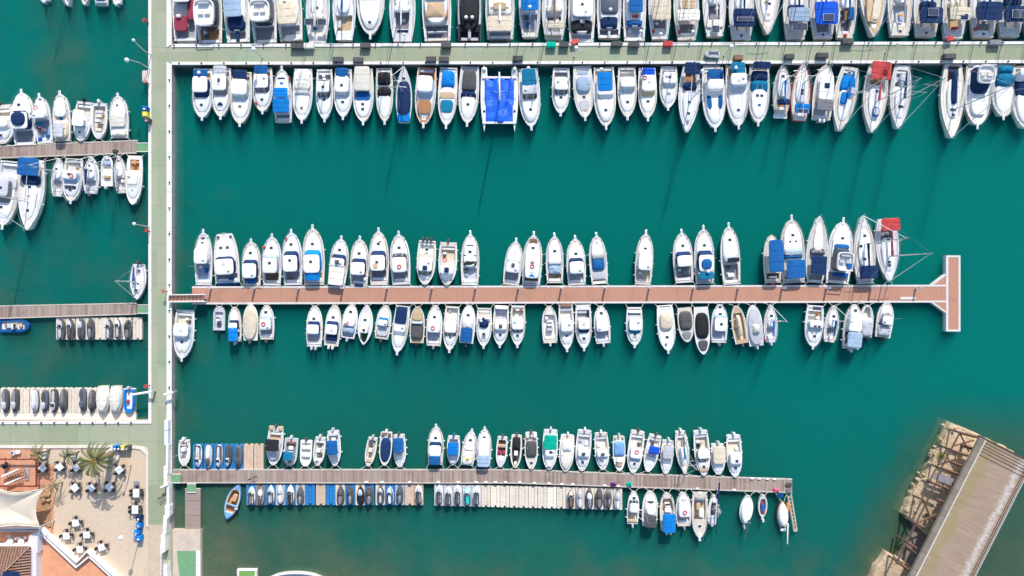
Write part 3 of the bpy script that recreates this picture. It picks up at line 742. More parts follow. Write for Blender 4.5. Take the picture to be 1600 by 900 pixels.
gp_ = P(385,895,.5); r = empty('raft', (gp_.x, gp_.y, 0), 0, 'small green raft with white frame at the bottom edge', 'raft')
sub('raft_deck', [(373,892),(398,892),(398,930),(373,930)], -.1, .45, mat('bright_green_paint', (.17,.34,.08), .8, .1), r)
sub('raft_frame', [(370,890),(401,890),(401,892.5),(370,892.5)], -.1, .52, KERB, r); sub('raft_frame', [(370,892.5),(373.5,892.5),(373.5,930),(370,930)], -.1, .52, EDG, r); sub('raft_frame', [(398,892.5),(401,892.5),(401,930),(398,930)], -.1, .52, EDG, r)

# pedestals on the red pontoon ------------------------------------
proto = None
for i, u in enumerate([330,398,467,536,605,675,743,810,877,945,1014,1083,1153,1222,1291,1361,1431]):
    q = P(u, 450.2, .6)
    if proto is None:
        proto = empty('service_pedestal', (0,0,0)); MB().box(0,0,0,.26,.2,1.25).build('pedestal_post', M['cabin'], proto, False)
        MB().box(0,0,1.25,.32,.26,.16,0,.7,.7).build('pedestal_cap', M['cv_bg'], proto, False); e = proto
    else: e = copy_tree(proto)
    e.location = (q.x, q.y, .58)
    tag(e, ordinal(i+1)+' slim white service pedestal from left on the red-brown pontoon', 'service pedestal', 'pedestals on the red pontoon')
# bollards on kerbs ------------------------------------------------
bo = None; cnt = 0
def bollard(u, v, lab, g):
    global bo
    if bo is None:
        bo = empty('mooring_bollard', (0,0,0)); b_ = MB(); b_.rings([[(r_*math.cos(2*math.pi*k/8), r_*math.sin(2*math.pi*k/8), z_) for k in range(8)] for r_, z_ in ((.12,0),(.08,.05),(.08,.16),(.13,.20),(.10,.26))], True, True); b_.build('bollard_post', M['rubber'], bo); e = bo
    else: e = copy_tree(bo)
    e.location = P(u, v, Z1+.1); tag(e, lab, 'bollard', g)
k = 0
for u in range(272, 1600, 35):
    k += 1; bollard(u, 71-(u-268)/1450*4.5, 'small black mooring bollard on the upper kerb of the green horizontal pier', 'bollards on the upper kerb of the green pier')
for u in range(280, 1600, 35): bollard(u, 99-(u-268)/1450*3, 'small black mooring bollard on the lower kerb of the green horizontal pier', 'bollards on the lower kerb of the green pier')
for v in list(range(125, 640, 40)): bollard(265, v, 'small black mooring bollard on the right kerb of the vertical green pier', 'bollards on the vertical green pier')
for u in range(5, 225, 20): bollard(u, 660.5, 'small black mooring bollard on white kerb below the parked jet skis', 'bollards on the quay kerb')
# lamps --------------------------------------------------------------
def lamp(u, v, lab, h=3.4, dx=0, dy=0, z=Z1, sz=.34):
    q = P(u, v, z); e = empty('street_lamp', q, 0, lab, 'street lamp', 'globe lamps along the quay')
    b_ = MB(); b_.box(0,0,0,.3,.3,.08).tube([(0,0,.05),(0,0,h*.6),(dx*.6,dy*.6,h*.95),(dx,dy,h)], .07, 8, .05); b_.build('lamp_post', M['alu'], e)
    MB().ball((dx,dy,h+.25), sz).build('lamp_globe', mat('opal_globe', (.82,.82,.80), .3, .02), e)
def lamp_px(gu, gv, lab, h=3.4):    # the globe is seen at gu, gv
    g = P(gu, gv, Z1+h+.25); k_ = 10*H/(H-Z1); lamp(800+g.x*k_/1, 450-g.y*k_, lab, h)
lamp_px(396, 77, 'globe lamp on the green horizontal pier, leftmost of its four lamps')
lamp_px(900.5, 75, 'globe lamp on the green pier near a small red cart, second of four')
lamp_px(1143, 73, 'globe lamp on the green pier near the white dinghy, third of four')
lamp_px(1404, 69, 'globe lamp on the green pier above red-awning sailing boat, rightmost of four')
lamp(235, 108, 'globe lamp with curved white arm at upper left kerb of vertical pier', 5.2, -.6, -.4)
lamp(236, 86, 'small globe lamp leaning over water at the top of the vertical pier', 3.6, -.6, .9, sz=.24)
lamp(234, 354.5, 'globe lamp on the left kerb of vertical pier below upper left boats', 3.6, -.3, .1, sz=.26)
lamp(222, 816, 'globe lamp with angled white arm beside blue bins on the terrace', 5, -.3, -.5)
lamp(205, 727, 'globe lamp at the planter near the big palm on the terrace', 3.2, -.2, .3, sz=.22)
# dock boxes -----------------------------------------------------------
for i, (u, v, wd, c_) in enumerate([(466,73.5,2.0,'dg'),(484,73,1.5,'ow'),(529,94.5,1.6,'dg'),(560.5,95,1.5,'dg'),(571.5,72.5,1.5,'dg'),(674,94,1.5,'dg'),(694,94,1.5,'dg'),(697.5,72,1.5,'dg'),(809,93,1.5,'dg'),
    (861,71,1.4,'gr'),(881,71,1.4,'dg'),(962.5,70,1.5,'dg'),(990,71,1.6,'dg'),(1152.5,91.5,1.3,'br'),(1232,90,1.3,'dg'),(1283,88,1.7,'dg'),(1322.5,66.5,1.7,'dg'),(1043,70,1.3,'rd'),(1481,89.5,1.8,'dg'),(1552,68,1.8,'mg')]):
    q = P(u, v, Z1+.1); e = empty('dock_box', q, 0, '', 'dock box', 'storage boxes on the green pier')
    MB().box(0,0,0,wd,.75,.55).build('box_body', cm(c_), e, False); MB().box(0,0,.55,wd+.06,.82,.12,0,.96,.85).build('box_lid', cm(c_), e, False)
    e['label'] = '%s storage box on the %s kerb of green pier, %s box from left' % (WORD[c_], 'upper' if v < 82 else 'lower', ordinal(sum(1 for x in (466,484,529,560.5,571.5,674,694,697.5,809,861,881,962.5,990,1152.5,1232,1283,1322.5,1043,1481,1552) if x <= u)))
# small white tender lying on the pier
tn_, _ = make_boat('inflatable_boat', 2.3, 1.1, 'r', 'K,.1,.75,lg,.6 N', hullcol='lg'); tn_.location = P(1123, 86.5, Z1-.1)+Vector((0,0,.1)); tn_.rotation_euler = (0,0,R(88))
tn_.location.z = Z1+.12-.0; tag(tn_, 'small grey inflatable tender lying on the green pier beside a globe lamp', 'inflatable boat')
for (u, v, lab) in ((898, 66.5, 'small red hand cart standing on the green pier near globe lamp'), (1481, 62, 'small red hand cart on the upper kerb at right end of green pier')):
    q = P(u, v, Z1+.1); e = empty('hand_cart', q, .3, lab, 'hand cart')
    MB().box(0,0,.3,.9,.55,.35,0,1.2,1.2).build('cart_tray', M['red'], e, False); MB().tube([(-.4,0,.5),(-1.0,.1,.9),(-1.0,-.3,.9)], .03, 5).build('handle', M['cv_dg'], e)
    for sx in (-.3, .3): MB().tube([(sx,-.32,.18),(sx,-.26,.18)], .18, 10).build('wheel', M['rubber'], e)
    for sx in (-.3, .3): MB().tube([(sx,.26,.18),(sx,.32,.18)], .18, 10).build('wheel', M['rubber'], e)
# kiosk plate and red post at the vertical pier
e = empty('platform', P(222,110,.95), 0, 'small beige platform cantilevered over water beside curved lamp', 'platform'); sub2('platform_deck', [(222,110),(234,110),(234,128),(222,126)], .9, 1.0, mat('beige_plate', (.62,.5,.44), .8), e); sub2('platform_edge', [(222,126),(234,128),(234,129.5),(222,127.5)], .9, 1.06, EDG, e)
for (u, v, lab) in ((233,131,'red life buoy stand on left kerb beside the small beige platform'), (232,36,'red life buoy stand near the top of the vertical pier'), (234,602,'red life buoy stand on left kerb above the lower left jet skis'), (261,455,'red iron gate frame where the gangway meets the green pier'), (234,361,'red life buoy stand on left kerb below the leaning globe lamp')):
    e = empty('buoy_stand', P(u, v, Z1+.1), 0, lab, 'life buoy stand'); MB().box(0,0,0,.12,.12,1.2).build('stand_post', M['cv_mr'], e, False); MB().torus((0,0,1.25), .22, .07, 12, 6).build('life_ring', M['red'], e)
# bins -----------------------------------------------------------------
def bin_(u, v, c_, lab, g):
    e = empty('recycling_bin', P(u, v, Z1), random.uniform(-.1,.1), lab, 'recycling bin', g)
    MB().box(0,0,.06,.7,.66,.9,0,1.1,1.1).build('bin_body', cm(c_), e, False); MB().box(0,.02,.96,.82,.78,.10,0,.85,.8).build('bin_lid', cm(c_), e, False)
    b_ = MB(); b_.tube([(0,-.1,1.05),(0,-.1,1.12)], .15, 10); b_.build('bin_opening', M['cv_wt'] if c_ != 'dg' else M['cv_lg'], e)
for u, c_, w_ in ((185.5,'bb','blue'),(191,'bl','blue'),(197,'ye','yellow'),(203.5,'dg','black')): bin_(u, 698, c_, {185.5:'leftmost blue recycling bin beside the terrace kerb by the big palm',191:'second blue recycling bin, between the leftmost blue and the yellow bin'}.get(u, w_+' recycling bin in the row beside the terrace kerb'), 'bins by the palm')
for v, c_, l in ((807,'nv','dark blue bin below the white tables, uppermost of its column'),(818,'bb','bright blue bin on the terrace, second of its column from top'),(829,'bb','bright blue bin on the terrace, third of its column from top'),(838,'bb','bright blue bin on the terrace, lowest of its column')): bin_(221.5-(3 if v == 829 else 0), v, c_, l, 'bins at the terrace edge')
for u, v, c_, l in ((231,172,'bl','blue bin on left kerb of vertical pier above the yellow one'),(231.5,181,'ye','yellow bin on left kerb of the vertical green pier'),(234,190,'dg','dark bin on the left kerb of vertical pier below yellow bin')): bin_(u, v, c_, l, 'bins on the vertical pier')
# white barrier panels beside the vertical pier -----------------------
e = empty('railing', P(258,675,Z1), 0, 'long white barrier wall and pale panels along the lower vertical pier', 'railing')
PANEL = mat('pale_panel', (.72,.74,.80), .5, .04)
for v0, v1 in ((657,672),(673,695)): sub2('panel', [(256.5,v0),(262.5,v0),(262.5,v1),(256.5,v1)], Z1+.1, Z1+.95, PANEL, e)
for ib_, pts in enumerate(([(259,695),(263,695),(262,740),(259,740)], [(255.5,729),(261,729),(261,757),(255.5,757)], [(260,757),(264,757),(264,806),(260,806)], [(257,790),(265,790),(265,806),(258,815)], [(255,806),(261,806),(259,835),(254,835)], [(251,836),(258,836),(258,862),(251,866)], [(255,884),(260,880),(262,905),(255,905)])):
    sub2('barrier', pts, Z1, Z1+1.0+.02*ib_, KERB, e)
e = empty('fence', P(263,880,Z1), 0, 'thin white railing with slanting bars at the bottom of the vertical pier', 'fence')
b_ = MB()
for i in range(9): q0 = P(256.5, 845+i*7, Z1)-e.location; b_.tube([(q0.x,q0.y,0),(q0.x,q0.y,1.1)], .03, 5)
q0 = P(256.5,845,Z1)-e.location; q1 = P(256.5,901,Z1)-e.location; b_.tube([(q0.x,q0.y,1.1),(q1.x,q1.y,1.1)], .04, 5); b_.build('rail', M['hull'], e)
for (u0,v0,u1,v1,lab) in ((251,762,262,757,'white hinged barrier arm slanting off the lower vertical pier'), (205,617,237,612,'long white gate arm reaching over the water at lower left'), (256,617,270,613,'short white gate arm crossing the right kerb of vertical pier')):
    q0, q1 = P(u0,v0,Z1+1.1), P(u1,v1,Z1+1.1); e = empty('barrier_arm', q1, 0, lab, 'barrier arm')
    MB().tube([q0-q1, (0,0,0)], .16, 6, .2).build('arm', M['hull'], e); MB().box(0,0,-1.1,.25,.25,1.15).build('arm_post', M['alu'], e, False)
for (u,v,lab) in ((255,775,'grey bicycle leaning at barrier beside the terrace'), (395,746,'dark scooter standing on the plank pontoon above the blue rowing boat')):
    e = empty('bicycle', P(u, v, .6 if u > 300 else Z1), .4, lab, 'bicycle')
    for sx in (-.5, .5): b_ = MB(); b_.rings([[(sx+(.31+.035*math.cos(a))*math.cos(t_), .035*math.sin(a), .33+(.31+.035*math.cos(a))*math.sin(t_)) for a in [k*math.pi/2 for k in range(4)]] for t_ in [k*math.pi/7 for k in range(15)]]); b_.build('wheel', M['rubber'], e)
    MB().tube([(-.5,0,.33),(-.1,0,.75),(.4,0,.8),(.5,0,.33)], .03, 5).tube([(-.1,0,.75),(0,0,.35),(.4,0,.8)], .03, 5).build('frame', M['cv_dg'], e)
    MB().tube([(.36,-.28,1.0),(.42,0,.98),(.36,.28,1.0)], .025, 5).build('handlebar', M['cv_dg'], e); MB().box(-.15,0,.86,.28,.14,.07).build('saddle', M['rubber'], e)
# ---------------------------------------------------------------- boats
GP = 68     # green pier, water edge above / below (photo rows)
TOP = 'above the green pier'
boats(TOP, 260, 0, 4.287, [
 (125,270,115,-250,165,'p','K,.0,.34,gy,.82 C,.5,.93,.7 Q,.22,-.12,mr,2,2.4,.55 Q,.4,.28,mr,1,3,.5 Y,lg W,.5,.66,.7,gl,wt Q,.31,-.16,ow,.7,.5,.9'),
 (290,285,270,-260,170,'p','K,.0,.18,tk,.8 F,.16,.5,.78 C,.5,.93,.7 Y,tk H,.8,0'),
 (480,280,450,-260,165,'p','K,.0,.14,gy,.7 C,.14,.93,.82,.45 V,.14,.36,.72,nv,.9 B,.28,.54,.66,bg,1.5 Q,.07,0,nv,.5,1.5,.2 H,.8,0'),
 (660,285,630,-250,165,'p','K,.0,.22,mg,.82 F,.22,.5,.8 C,.5,.93,.7'),
 (835,270,800,-260,165,'p','K,.0,.2,gy,.8 C,.2,.93,.8 B,.17,.47,.74,be,1.6 Q,.03,.1,wt,2.6,.9,.2 Z,.5,0,2'),
 (1010,285,1020,-250,155,'s','K,.05,.3,ow,.6 C,.32,.85,.55,.35 T,.28,.36,.6,ow S,.22,-.24,1.3,.9 S,.22,.28,1.3,.9 M,.58,ow H,.42,0 H,.7,0'),
 (1190,265,1190,-250,150,'s','DK,wt K,.08,.32,tn,.75 C,.34,.85,.6,.4 Q,.2,-.2,wt,.6,1.1,.1 D,.5,.8,.16,bl M,.58,bl A,.1'),
])
boats(TOP, 540, 0, 4.287, [
 (165,-250,165,265,182,'p','K,.0,.2,gy,.8 C,.3,.93,.8,.5 W,.22,.45,.74,mg,wt H,.84,0'),
 (380,275,380,-250,170,'s','K,.12,.4,mg,.55 C,.42,.88,.62,.4 Q,.13,-.1,nv,.9,.35,.1 Q,.13,.12,nv,.9,.35,.1 T,.36,.46,.6,wt M,.58,wt Z,.06,.1,.9'),
 (615,270,600,-280,190,'p','K,.0,.2,mg,.82 C,.2,.93,.82,1.0 V,.24,.5,.8,tn,1.3 Q,.1,0,lg,3,.3,.3 Q,.21,0,wt,.4,.4,1.2 W,.5,.62,.7,gl,wt'),
 (830,270,830,-260,165,'p','DK,bk K,.0,.12,bk,.8 C,.14,.93,.8,.6,bk V,.22,.6,.7,bk,1.1 Q,.12,0,lg,.45,2.4,.3 Z,.27,-.12,1.3 Z,.27,.12,1.3 A,.2',dict(hull='dg')),
 (1035,258,1030,-260,190,'p','K,.0,.1,gy,.8 C,.1,.93,.82,.7 B,.06,.27,.86,be,1.3 V,.28,.5,.8,ow,1.3 Q,.3,0,wt,.3,2.5,1.7 Q,.4,0,tn,2,1.2,1.4'),
 (1235,245,1230,-260,140,'s','K,.02,.3,lg,.75 C,.32,.88,.6 B,.3,.56,.82,bb,1.5 Z,.34,0,1.6 Q,.12,0,wt,.3,1.2 Q,.17,-.12,bl,.4,.9 M,.62,bb'),
])
boats(TOP, 820, 0, 4.287, [
 (195,262,200,-250,162,'s','K,.06,.3,mg,.6 C,.32,.88,.6 B,.1,.2,.8,be,1.2 T,.34,.44,.66,ow Q,.03,0,tn,2.4,.3,.2 M,.6,br'),
 (380,280,385,-260,175,'p','K,.0,.1,lg,.8 C,.1,.93,.84,.7 V,.11,.29,.84,bk,1.0 Q,.24,0,lg,.7,.7,1.2 W,.3,.55,.76,gl,wt,1.5 H,.8,0 Z,.33,.1,2.2'),
 (565,250,565,-260,160,'p','K,.0,.12,mg,.85 C,.12,.93,.8,.5 V,.12,.3,.74,nv,.8 V,.3,.6,.76,sl,1.0 Z,.34,0,1.5 Q,.04,0,lg,.4,1.2,.2'),
 (735,270,735,-260,150,'p','K,.0,.18,lg,.8 C,.18,.93,.8,.5 V,.18,.28,.7,bl,.8 B,.33,.6,.6,bl,1.4 Z,.1,.25,.8 Q,.3,0,rd,1,.3,.9'),
 (905,260,900,-260,145,'s','K,.1,.3,mg,.6 C,.32,.88,.6 B,.2,.46,.85,be,1.3 Z,.04,0,.8 Q,.1,-.3,rd,.4,.5,.2 M,.6,be'),
 (1085,265,1075,-260,165,'s','K,.05,.2,mg,.6 C,.32,.88,.6 B,.2,.34,.9,ow,1.3 B,.35,.48,.5,tn,1.3 Z,.08,.2,.8 Q,.1,-.3,rd,.4,.5,.2 M,.6,ow'),
])
boats(TOP, 1100, 0, 4.284, [
 (75,240,60,-260,150,'s','K,.18,.42,mg,.5 C,.42,.88,.6 Q,.16,0,ow,2.6,1.2,.2 S,.08,0,1.1,1,.5 M,.62,ow'),
 (250,265,250,-260,165,'s','K,.08,.34,mg,.6 C,.36,.88,.6 B,.12,.35,.88,nv,1.4 S,.21,0,2.4,.55,1.7 M,.6,nv H,.05,0'),
 (420,-300,425,235,170,'s','K,.1,.3,tk,.6 C,.34,.84,.6 H,.75,0,tn M,.58,wt H,.62,-.05 H,.6,.1,tn',),
 (615,262,615,-260,165,'s','K,.1,.36,mg,.6 C,.38,.88,.6 B,.18,.36,.84,bg,1.4 T,.36,.44,.66,nv S,.12,-.12,1.2,1.0,1.3 S,.12,.17,1.2,1.0,1.3 M,.6,nv'),
 (800,257,790,-260,165,'s','K,.05,.36,mg,.6 C,.38,.88,.6 B,.14,.43,.92,rb,1.4 S,.22,.04,1.6,1.0,1.75 M,.6,rb H,.05,0'),
 (945,252,960,-260,145,'s','K,.05,.36,mg,.5 C,.38,.88,.6 D,.22,.4,.2,br Q,.3,.2,bl,.8,2,.6 M,.62,bl Q,.03,0,rd,.5,.5,.2'),
])
boats(TOP, 1330, 0, 3.915, [
 (130,-280,135,230,162,'s','DK,tn K,.1,.3,tk,.6 C,.34,.84,.6,.4,be D,.4,.8,.5,be Q,.7,.2,tn,1,3.4,.5 M,.5,be',dict(noun='wooden sailing boat')),
 (300,215,300,-270,148,'s','K,.12,.38,lg,.6 C,.4,.88,.6 Q,.2,0,bg,.7,.7,.2 H,.05,0 M,.62,gy'),
 (460,220,470,-260,158,'s','K,.08,.38,mg,.6 C,.42,.88,.6 B,.12,.32,.85,nv,1.4 S,.25,0,1.5,1.1,1.75 T,.34,.44,.6,nv M,.6,nv H,.04,0'),
 (630,232,640,-260,150,'s','K,.08,.38,tn,.6 C,.42,.88,.6 B,.18,.34,.82,be,1.4 Q,.22,.12,nv,1.4,.9,1.5 T,.36,.46,.6,be M,.6,be Q,.12,0,rd,1,.4,.2'),
 (810,228,820,-260,165,'s','K,.05,.38,mg,.6 C,.42,.88,.6 B,.17,.4,.92,nv,1.4 Q,.1,-.3,rd,.6,.5,.3 M,.6,nv H,.04,0'),
 (975,222,990,-260,155,'s','K,.08,.38,mg,.6 C,.42,.88,.6 B,.14,.34,.92,nv,1.4 S,.23,-.12,1.0,1.2,1.75 S,.23,.2,1.0,1.2,1.75 T,.36,.5,.66,nv M,.6,nv'),
 (1135,220,1140,-260,150,'s','K,.08,.38,mg,.6 C,.42,.88,.6 B,.14,.34,.92,bl,1.4 M,.6,bl'),
])
GREEN = 'below the green pier'
boats(GREEN, 260, 0, 4.287, [
 (240,455,237,808,135,'p','P,.02,.22,.22,.52,nv,tn B,.06,.2,.7,bl,.95 Z,.14,0,1.4'),
 (370,450,362,802,125,'p','P,.02,.2,.2,.5,mg,lg B,.0,.2,.72,lg,.9 Q,.76,0,nv,.8,.25,.4 Q,.3,0,dg,.4,.6,1.2'),
 (503,478,490,850,140,'p','P,.02,.2,.2,.48,lt,lg B,.0,.17,.68,nv,1.0 H,.68,0,br'),
 (643,450,643,765,130,'p','P,.02,.24,.2,.5,gl,lg B,.0,.18,.68,bl,.95 Q,.82,.3,rd,.3,.4,.4'),
 (780,815,772,440,120,'p','K,.02,.14,bg,.8 C,.4,.92,.8 B,.15,.42,.9,bb,1.0 B,.43,.61,.8,bb,1.1 D,.62,.66,.7,wt H,.72,0,bb D,.81,.83,.55,nv Q,.8,.4,rd,.2,.9,.1'),
 (912,455,905,828,130,'p','K,.3,.45,lg,.7 C,.44,.9,.74,.25 V,.02,.44,.86,ow,.55 G,.44,.6,.8,lg H,.77,0,br'),
 (1055,460,1058,818,112,'p','P,.04,.3,.3,.5,gl,gy H,.62,0,nv Z,.18,-.05,1'),
 (1182,458,1180,802,120,'p','P,.02,.2,.2,.52,lt,lg B,.02,.22,.7,bl,.95 H,.7,0'),
 (567*4.287-1114.6,455,567*4.287-1114.6,838,135,'p','K,.02,.1,ow,.8 C,.44,.92,.8 B,.0,.45,.76,ow,1.0 D,.44,.62,.74,bl H,.68,0 H,.77,0'),
])
boats(GREEN, 540, 0, 4.287, [
 (255,452,262,836,112,'p','K,.02,.1,ow,.8 V,.08,.33,.78,bk,.7 D,.32,.36,.9,wt C,.5,.93,.74,.2 V,.36,.55,.82,bk,.6,3 H,.74,0,ow'),
 (388,815,390,442,105,'s','V,.1,.74,.86,nv,.5 Q,.08,0,bb,1.9,1.4,.3 H,.78,0,nv M,.5,nv'),
 (545,450,520,858,135,'p','DK,tk P,.02,.2,.2,.46,bg,br D,.58,.82,.72,tk H,.7,0,wt'),
 (690,450,672,865,125,'p','K,.02,.08,lg,.8 C,.34,.92,.8,.25 V,.06,.36,.72,bb,.7 D,.43,.55,.78,tn D,.57,.78,.7,tl'),
 (832,440,812,848,132,'p','K,.0,.08,lg,.8 C,.5,.93,.74,.2 V,.07,.46,.72,dg,.6 G,.46,.6,.78,nv H,.68,0'),
 (1222,455,1245,875,140,'p','K,.02,.08,wt,.7 C,.3,.92,.8,.5 B,.05,.35,.66,tl,1.2 W,.34,.48,.7,gl,lg H,.72,0 Z,.03,0,1'),
])
boats(GREEN, 820, 0, 4.287, [
 (245,450,240,780,118,'p','P,.02,.27,.27,.52,gl,gy H,.66,0'),
 (385,438,405,810,130,'p','DK,ow K,.02,.1,tn,.7 D,.1,.17,.6,bg V,.2,.54,.72,bg,.55,3 H,.6,0 D,.66,.88,.6,lg'),
 (530,447,545,872,145,'p','K,.0,.14,tn,.85 C,.13,.93,.8,.45 B,.12,.43,.68,bb,1.0 W,.3,.5,.72,lt,wt,.9 Z,.07,.15,1 H,.74,0'),
 (685,445,688,805,125,'p','K,.06,.24,wt,.8 P,.06,.24,.26,.44,lt,wt Q,.28,-.2,lg,.5,.5,.8'),
 (822,450,825,812,122,'p','P,.02,.18,.2,.5,tn,lg B,.05,.2,.68,rb,1 R,.24,.22 H,.68,0'),
 (968,440,960,740,118,'p','P,.02,.2,.2,.45,lt,lg H,.67,0,mg'),
 (1115,440,1085,890,140,'s','K,.05,.3,tk,.55 C,.38,.84,.6 B,-.01,.16,.8,nv,1.3 T,.26,.37,.66,nv H,.72,0 H,.55,0 M,.55,x Z,.1,-.45,1'),
])
boats(GREEN, 1100, 0, 4.284, [
 (60,450,75,885,150,'p','K,.02,.1,lg,.8 C,.2,.93,.78,.4 B,.08,.24,.72,bl,1.2 W,.25,.4,.7,wt,wt D,.42,.72,.7,bl Y,wt A,.2'),
 (215,430,232,868,145,'p','P,.0,.18,.2,.37,lt,tk B,.0,.2,.64,tl,1.1 H,.75,0 Z,.1,.15,1.6'),
 (375,425,363,845,140,'p','K,.02,.1,lg,.8 C,.44,.93,.76,.3 B,.0,.12,.84,nv,1.2 V,.12,.32,.8,nv,.8 G,.3,.5,.84,tl H,.55,-.1 H,.55,.1 H,.71,0,bl'),
 (520,760,530,425,115,'s','K,.08,.3,tk,.55 C,.34,.84,.6 B,.15,.27,.66,nv,1.0 H,.74,0 M,.62,bb Y,wt'),
 (640,805,665,412,130,'s','DK,ow K,.08,.26,lg,.6 C,.3,.8,.6 B,.1,.26,.76,bb,1.0 H,.5,0,nv H,.45,0 H,.76,0,mr S,.13,-.13,.7,.6,1.25 S,.13,.13,.7,.6,1.25 M,.62,x',dict(hull='rd')),
 (788,798,820,430,135,'o','K,.02,.3,lg,.8 C,.34,.93,.76,.2 B,.32,.78,.66,wt,.9 B,.13,.34,.76,mg,1.0 Q,.58,0,nv,.8,.8,1.1 E,2,wt'),
 (985,445,905,880,150,'s','K,.05,.3,lg,.6 C,.34,.84,.6 V,.14,.4,.66,bb,.6 Q,.5,.1,bb,1,1.8,.6 H,.1,0,bl H,.48,-.14,nv M,.52,bb Q,.38,-.14,lg,1.2,1,.8',),
])
boats(GREEN, 1330, 0, 3.915, [
 (170,395,125,815,145,'s','K,.05,.3,tk,.55 C,.32,.82,.6 B,-.01,.25,.84,rd,1.2 H,.4,0 Q,.7,-.02,bl,1.0,1.4,.5 Q,.7,-.02,lg,.8,1.1,.56 M,.56,rd'),
 (320,395,285,790,125,'s','K,.08,.34,lg,.6 C,.36,.84,.58 Q,.2,-.1,lg,1.2,1.0,.1 Q,.3,0,bg,.6,.8,.1 H,.66,-.05 H,.66,.06 M,.56,nv'),
 (630,390,612,848,140,'s','DK,ow K,.05,.24,tk,.55 C,.2,.74,.55 H,.62,-.05 H,.62,.08 H,.69,0 M,.62,x V,.1,.56,.3,nv,.9 Q,.05,0,bk,1.6,.4,.3'),
 (785,385,768,792,162,'p','DK,ow K,.0,.08,tn,.85 C,.04,.86,.78,.2 V,.06,.53,.72,nv,.45,3.5 F,.1,.38,.62,nv D,.54,.84,.62,wt H,.6,-.12 H,.6,.1 H,.82,0'),
 (945,385,930,735,150,'p','K,.0,.06,tn,.8 C,.4,.93,.74,.2 V,.06,.22,.6,tl,.9 V,.18,.46,.72,tl,.7,3 G,.3,.46,.74,bl A,.1'),
 (1045,398,1070,812,150,'p','K,.0,.1,gy,.8 C,.44,.93,.74,.3 V,.18,.52,.7,nv,.6,3 W,.1,.2,.6,wt,wt'),
])
# catamaran under a blue tarpaulin
def catamaran():
    root = empty('catamaran', P(800-20.5, 200, .9)); zz = .9
    c = P(540+1030/4.287, 885/4.287, .9); root.location = (c.x, c.y, 0); root.rotation_euler = (0, 0, math.pi)
    L = 9.8; W = 5.9
    for sg in (-1, 1):
        pl = Plan(L, 1.15, 's')
        b = MB(); rows = []
        for i in range(19):
            t = i/18; w_ = max(.03, pl.hw(t)); y = -t*L       # bow towards -y of the root frame => rotate below
            rows.append([(sg*2.35-w_*.7, -L-y, -.4), (sg*2.35-w_, -L-y, .85), (sg*2.35-w_*.6, -L-y, .97), (sg*2.35+w_*.6, -L-y, .97), (sg*2.35+w_, -L-y, .85), (sg*2.35+w_*.7, -L-y, -.4)])
        b.rings(rows, True, True); h_ = b.build('float_hull', M['hull'], root)
        b = MB(); b.box(sg*2.35, -L+1.2, .97, .7, 1.4, .06).box(sg*2.35, -L+4.8, .97, .42, .42, .05); b.build('float_deck', M['deck'], root)
        b = MB(); b.ball((sg*2.35, -L+.3, 1.15), .3, 1, 1.2, .8); b.build('fender', M['hull'], root)
        b = MB(); b.box(sg*2.35, -L+6.8, .97, .35, .35, .04); b.build('hatch', M['gl'], root)
    nx, ny = 14, 20; b = MB(); x1 = 2.25
    for j in range(ny+1):
        for i in range(nx+1):
            q, r_ = i/nx, j/ny; x = -x1+2*x1*q
            if r_ > .55: x *= .92
            y = -L+1.7+6.9*r_
            z = 1.12+.18*noise.noise(Vector((x*1.1, y*.7, 3)))+.10*noise.noise(Vector((x*3.3, y*2.7, 9)))+.25*math.exp(-((x/.4)**2))-.12*math.exp(-((abs(x)-1.2)/.3)**2)
            b.v.append((x, y, z))
    for j in range(ny):
        for i in range(nx):
            k = j*(nx+1)+i; b.f.append([k, k+1, k+nx+2, k+nx+1])
    tp = b.build('tarpaulin', mat('blue_tarpaulin', (.01,.12,.72), .38, .28, 1.1, .8, 3, spec=.5), root); md = tp.modifiers.new('thick', 'SOLIDIFY'); md.thickness = .03
    for y in (-L+1.6, -L+8.6):
        b = MB(); b.box(0, y, .9, 5.2, .3, .28); b.build('cross_beam', M['hull'], root)
    b = MB(); b.tube([(0, -L+.9, 1.5), (0, -L+5.2, 1.6)], .14, 8, .18); b.build('boom', M['hull'], root)
    b = MB(); b.tube([(0, -L+5.3, .9), (0, -L+5.3, 11.5)], .1, 8); b.build('mast', M['alu'], root)
    b = MB(); b.tube([(-.9, -L+4.9, 5.5), (0, -L+5.3, 5.6), (.9, -L+4.9, 5.5)], .04, 5); b.build('spreader', M['alu'], root)
    for sg in (-1, 1):
        b = MB(); b.tube([(sg*2.35, -L+.2, .95), (sg*2.6, -L-1.2, 1.0)], .028, 4); b.build('mooring_line', M['rope'], root)
    return root
ct = catamaran(); ct.rotation_euler = (0, 0, 0); 
cc = P(540+1030/4.287, 452/4.287, .9); ct.location = (cc.x, cc.y, 0)
for ch in ct.children:
    for v in ch.data.vertices: v.co.y = -(v.co.y+9.8)
    ch.data.flip_normals()
ROWS.setdefault(GREEN, []).append((780, ct, 'white', 'catamaran', 'catamaran', ['bright blue tarpaulin'], {}))

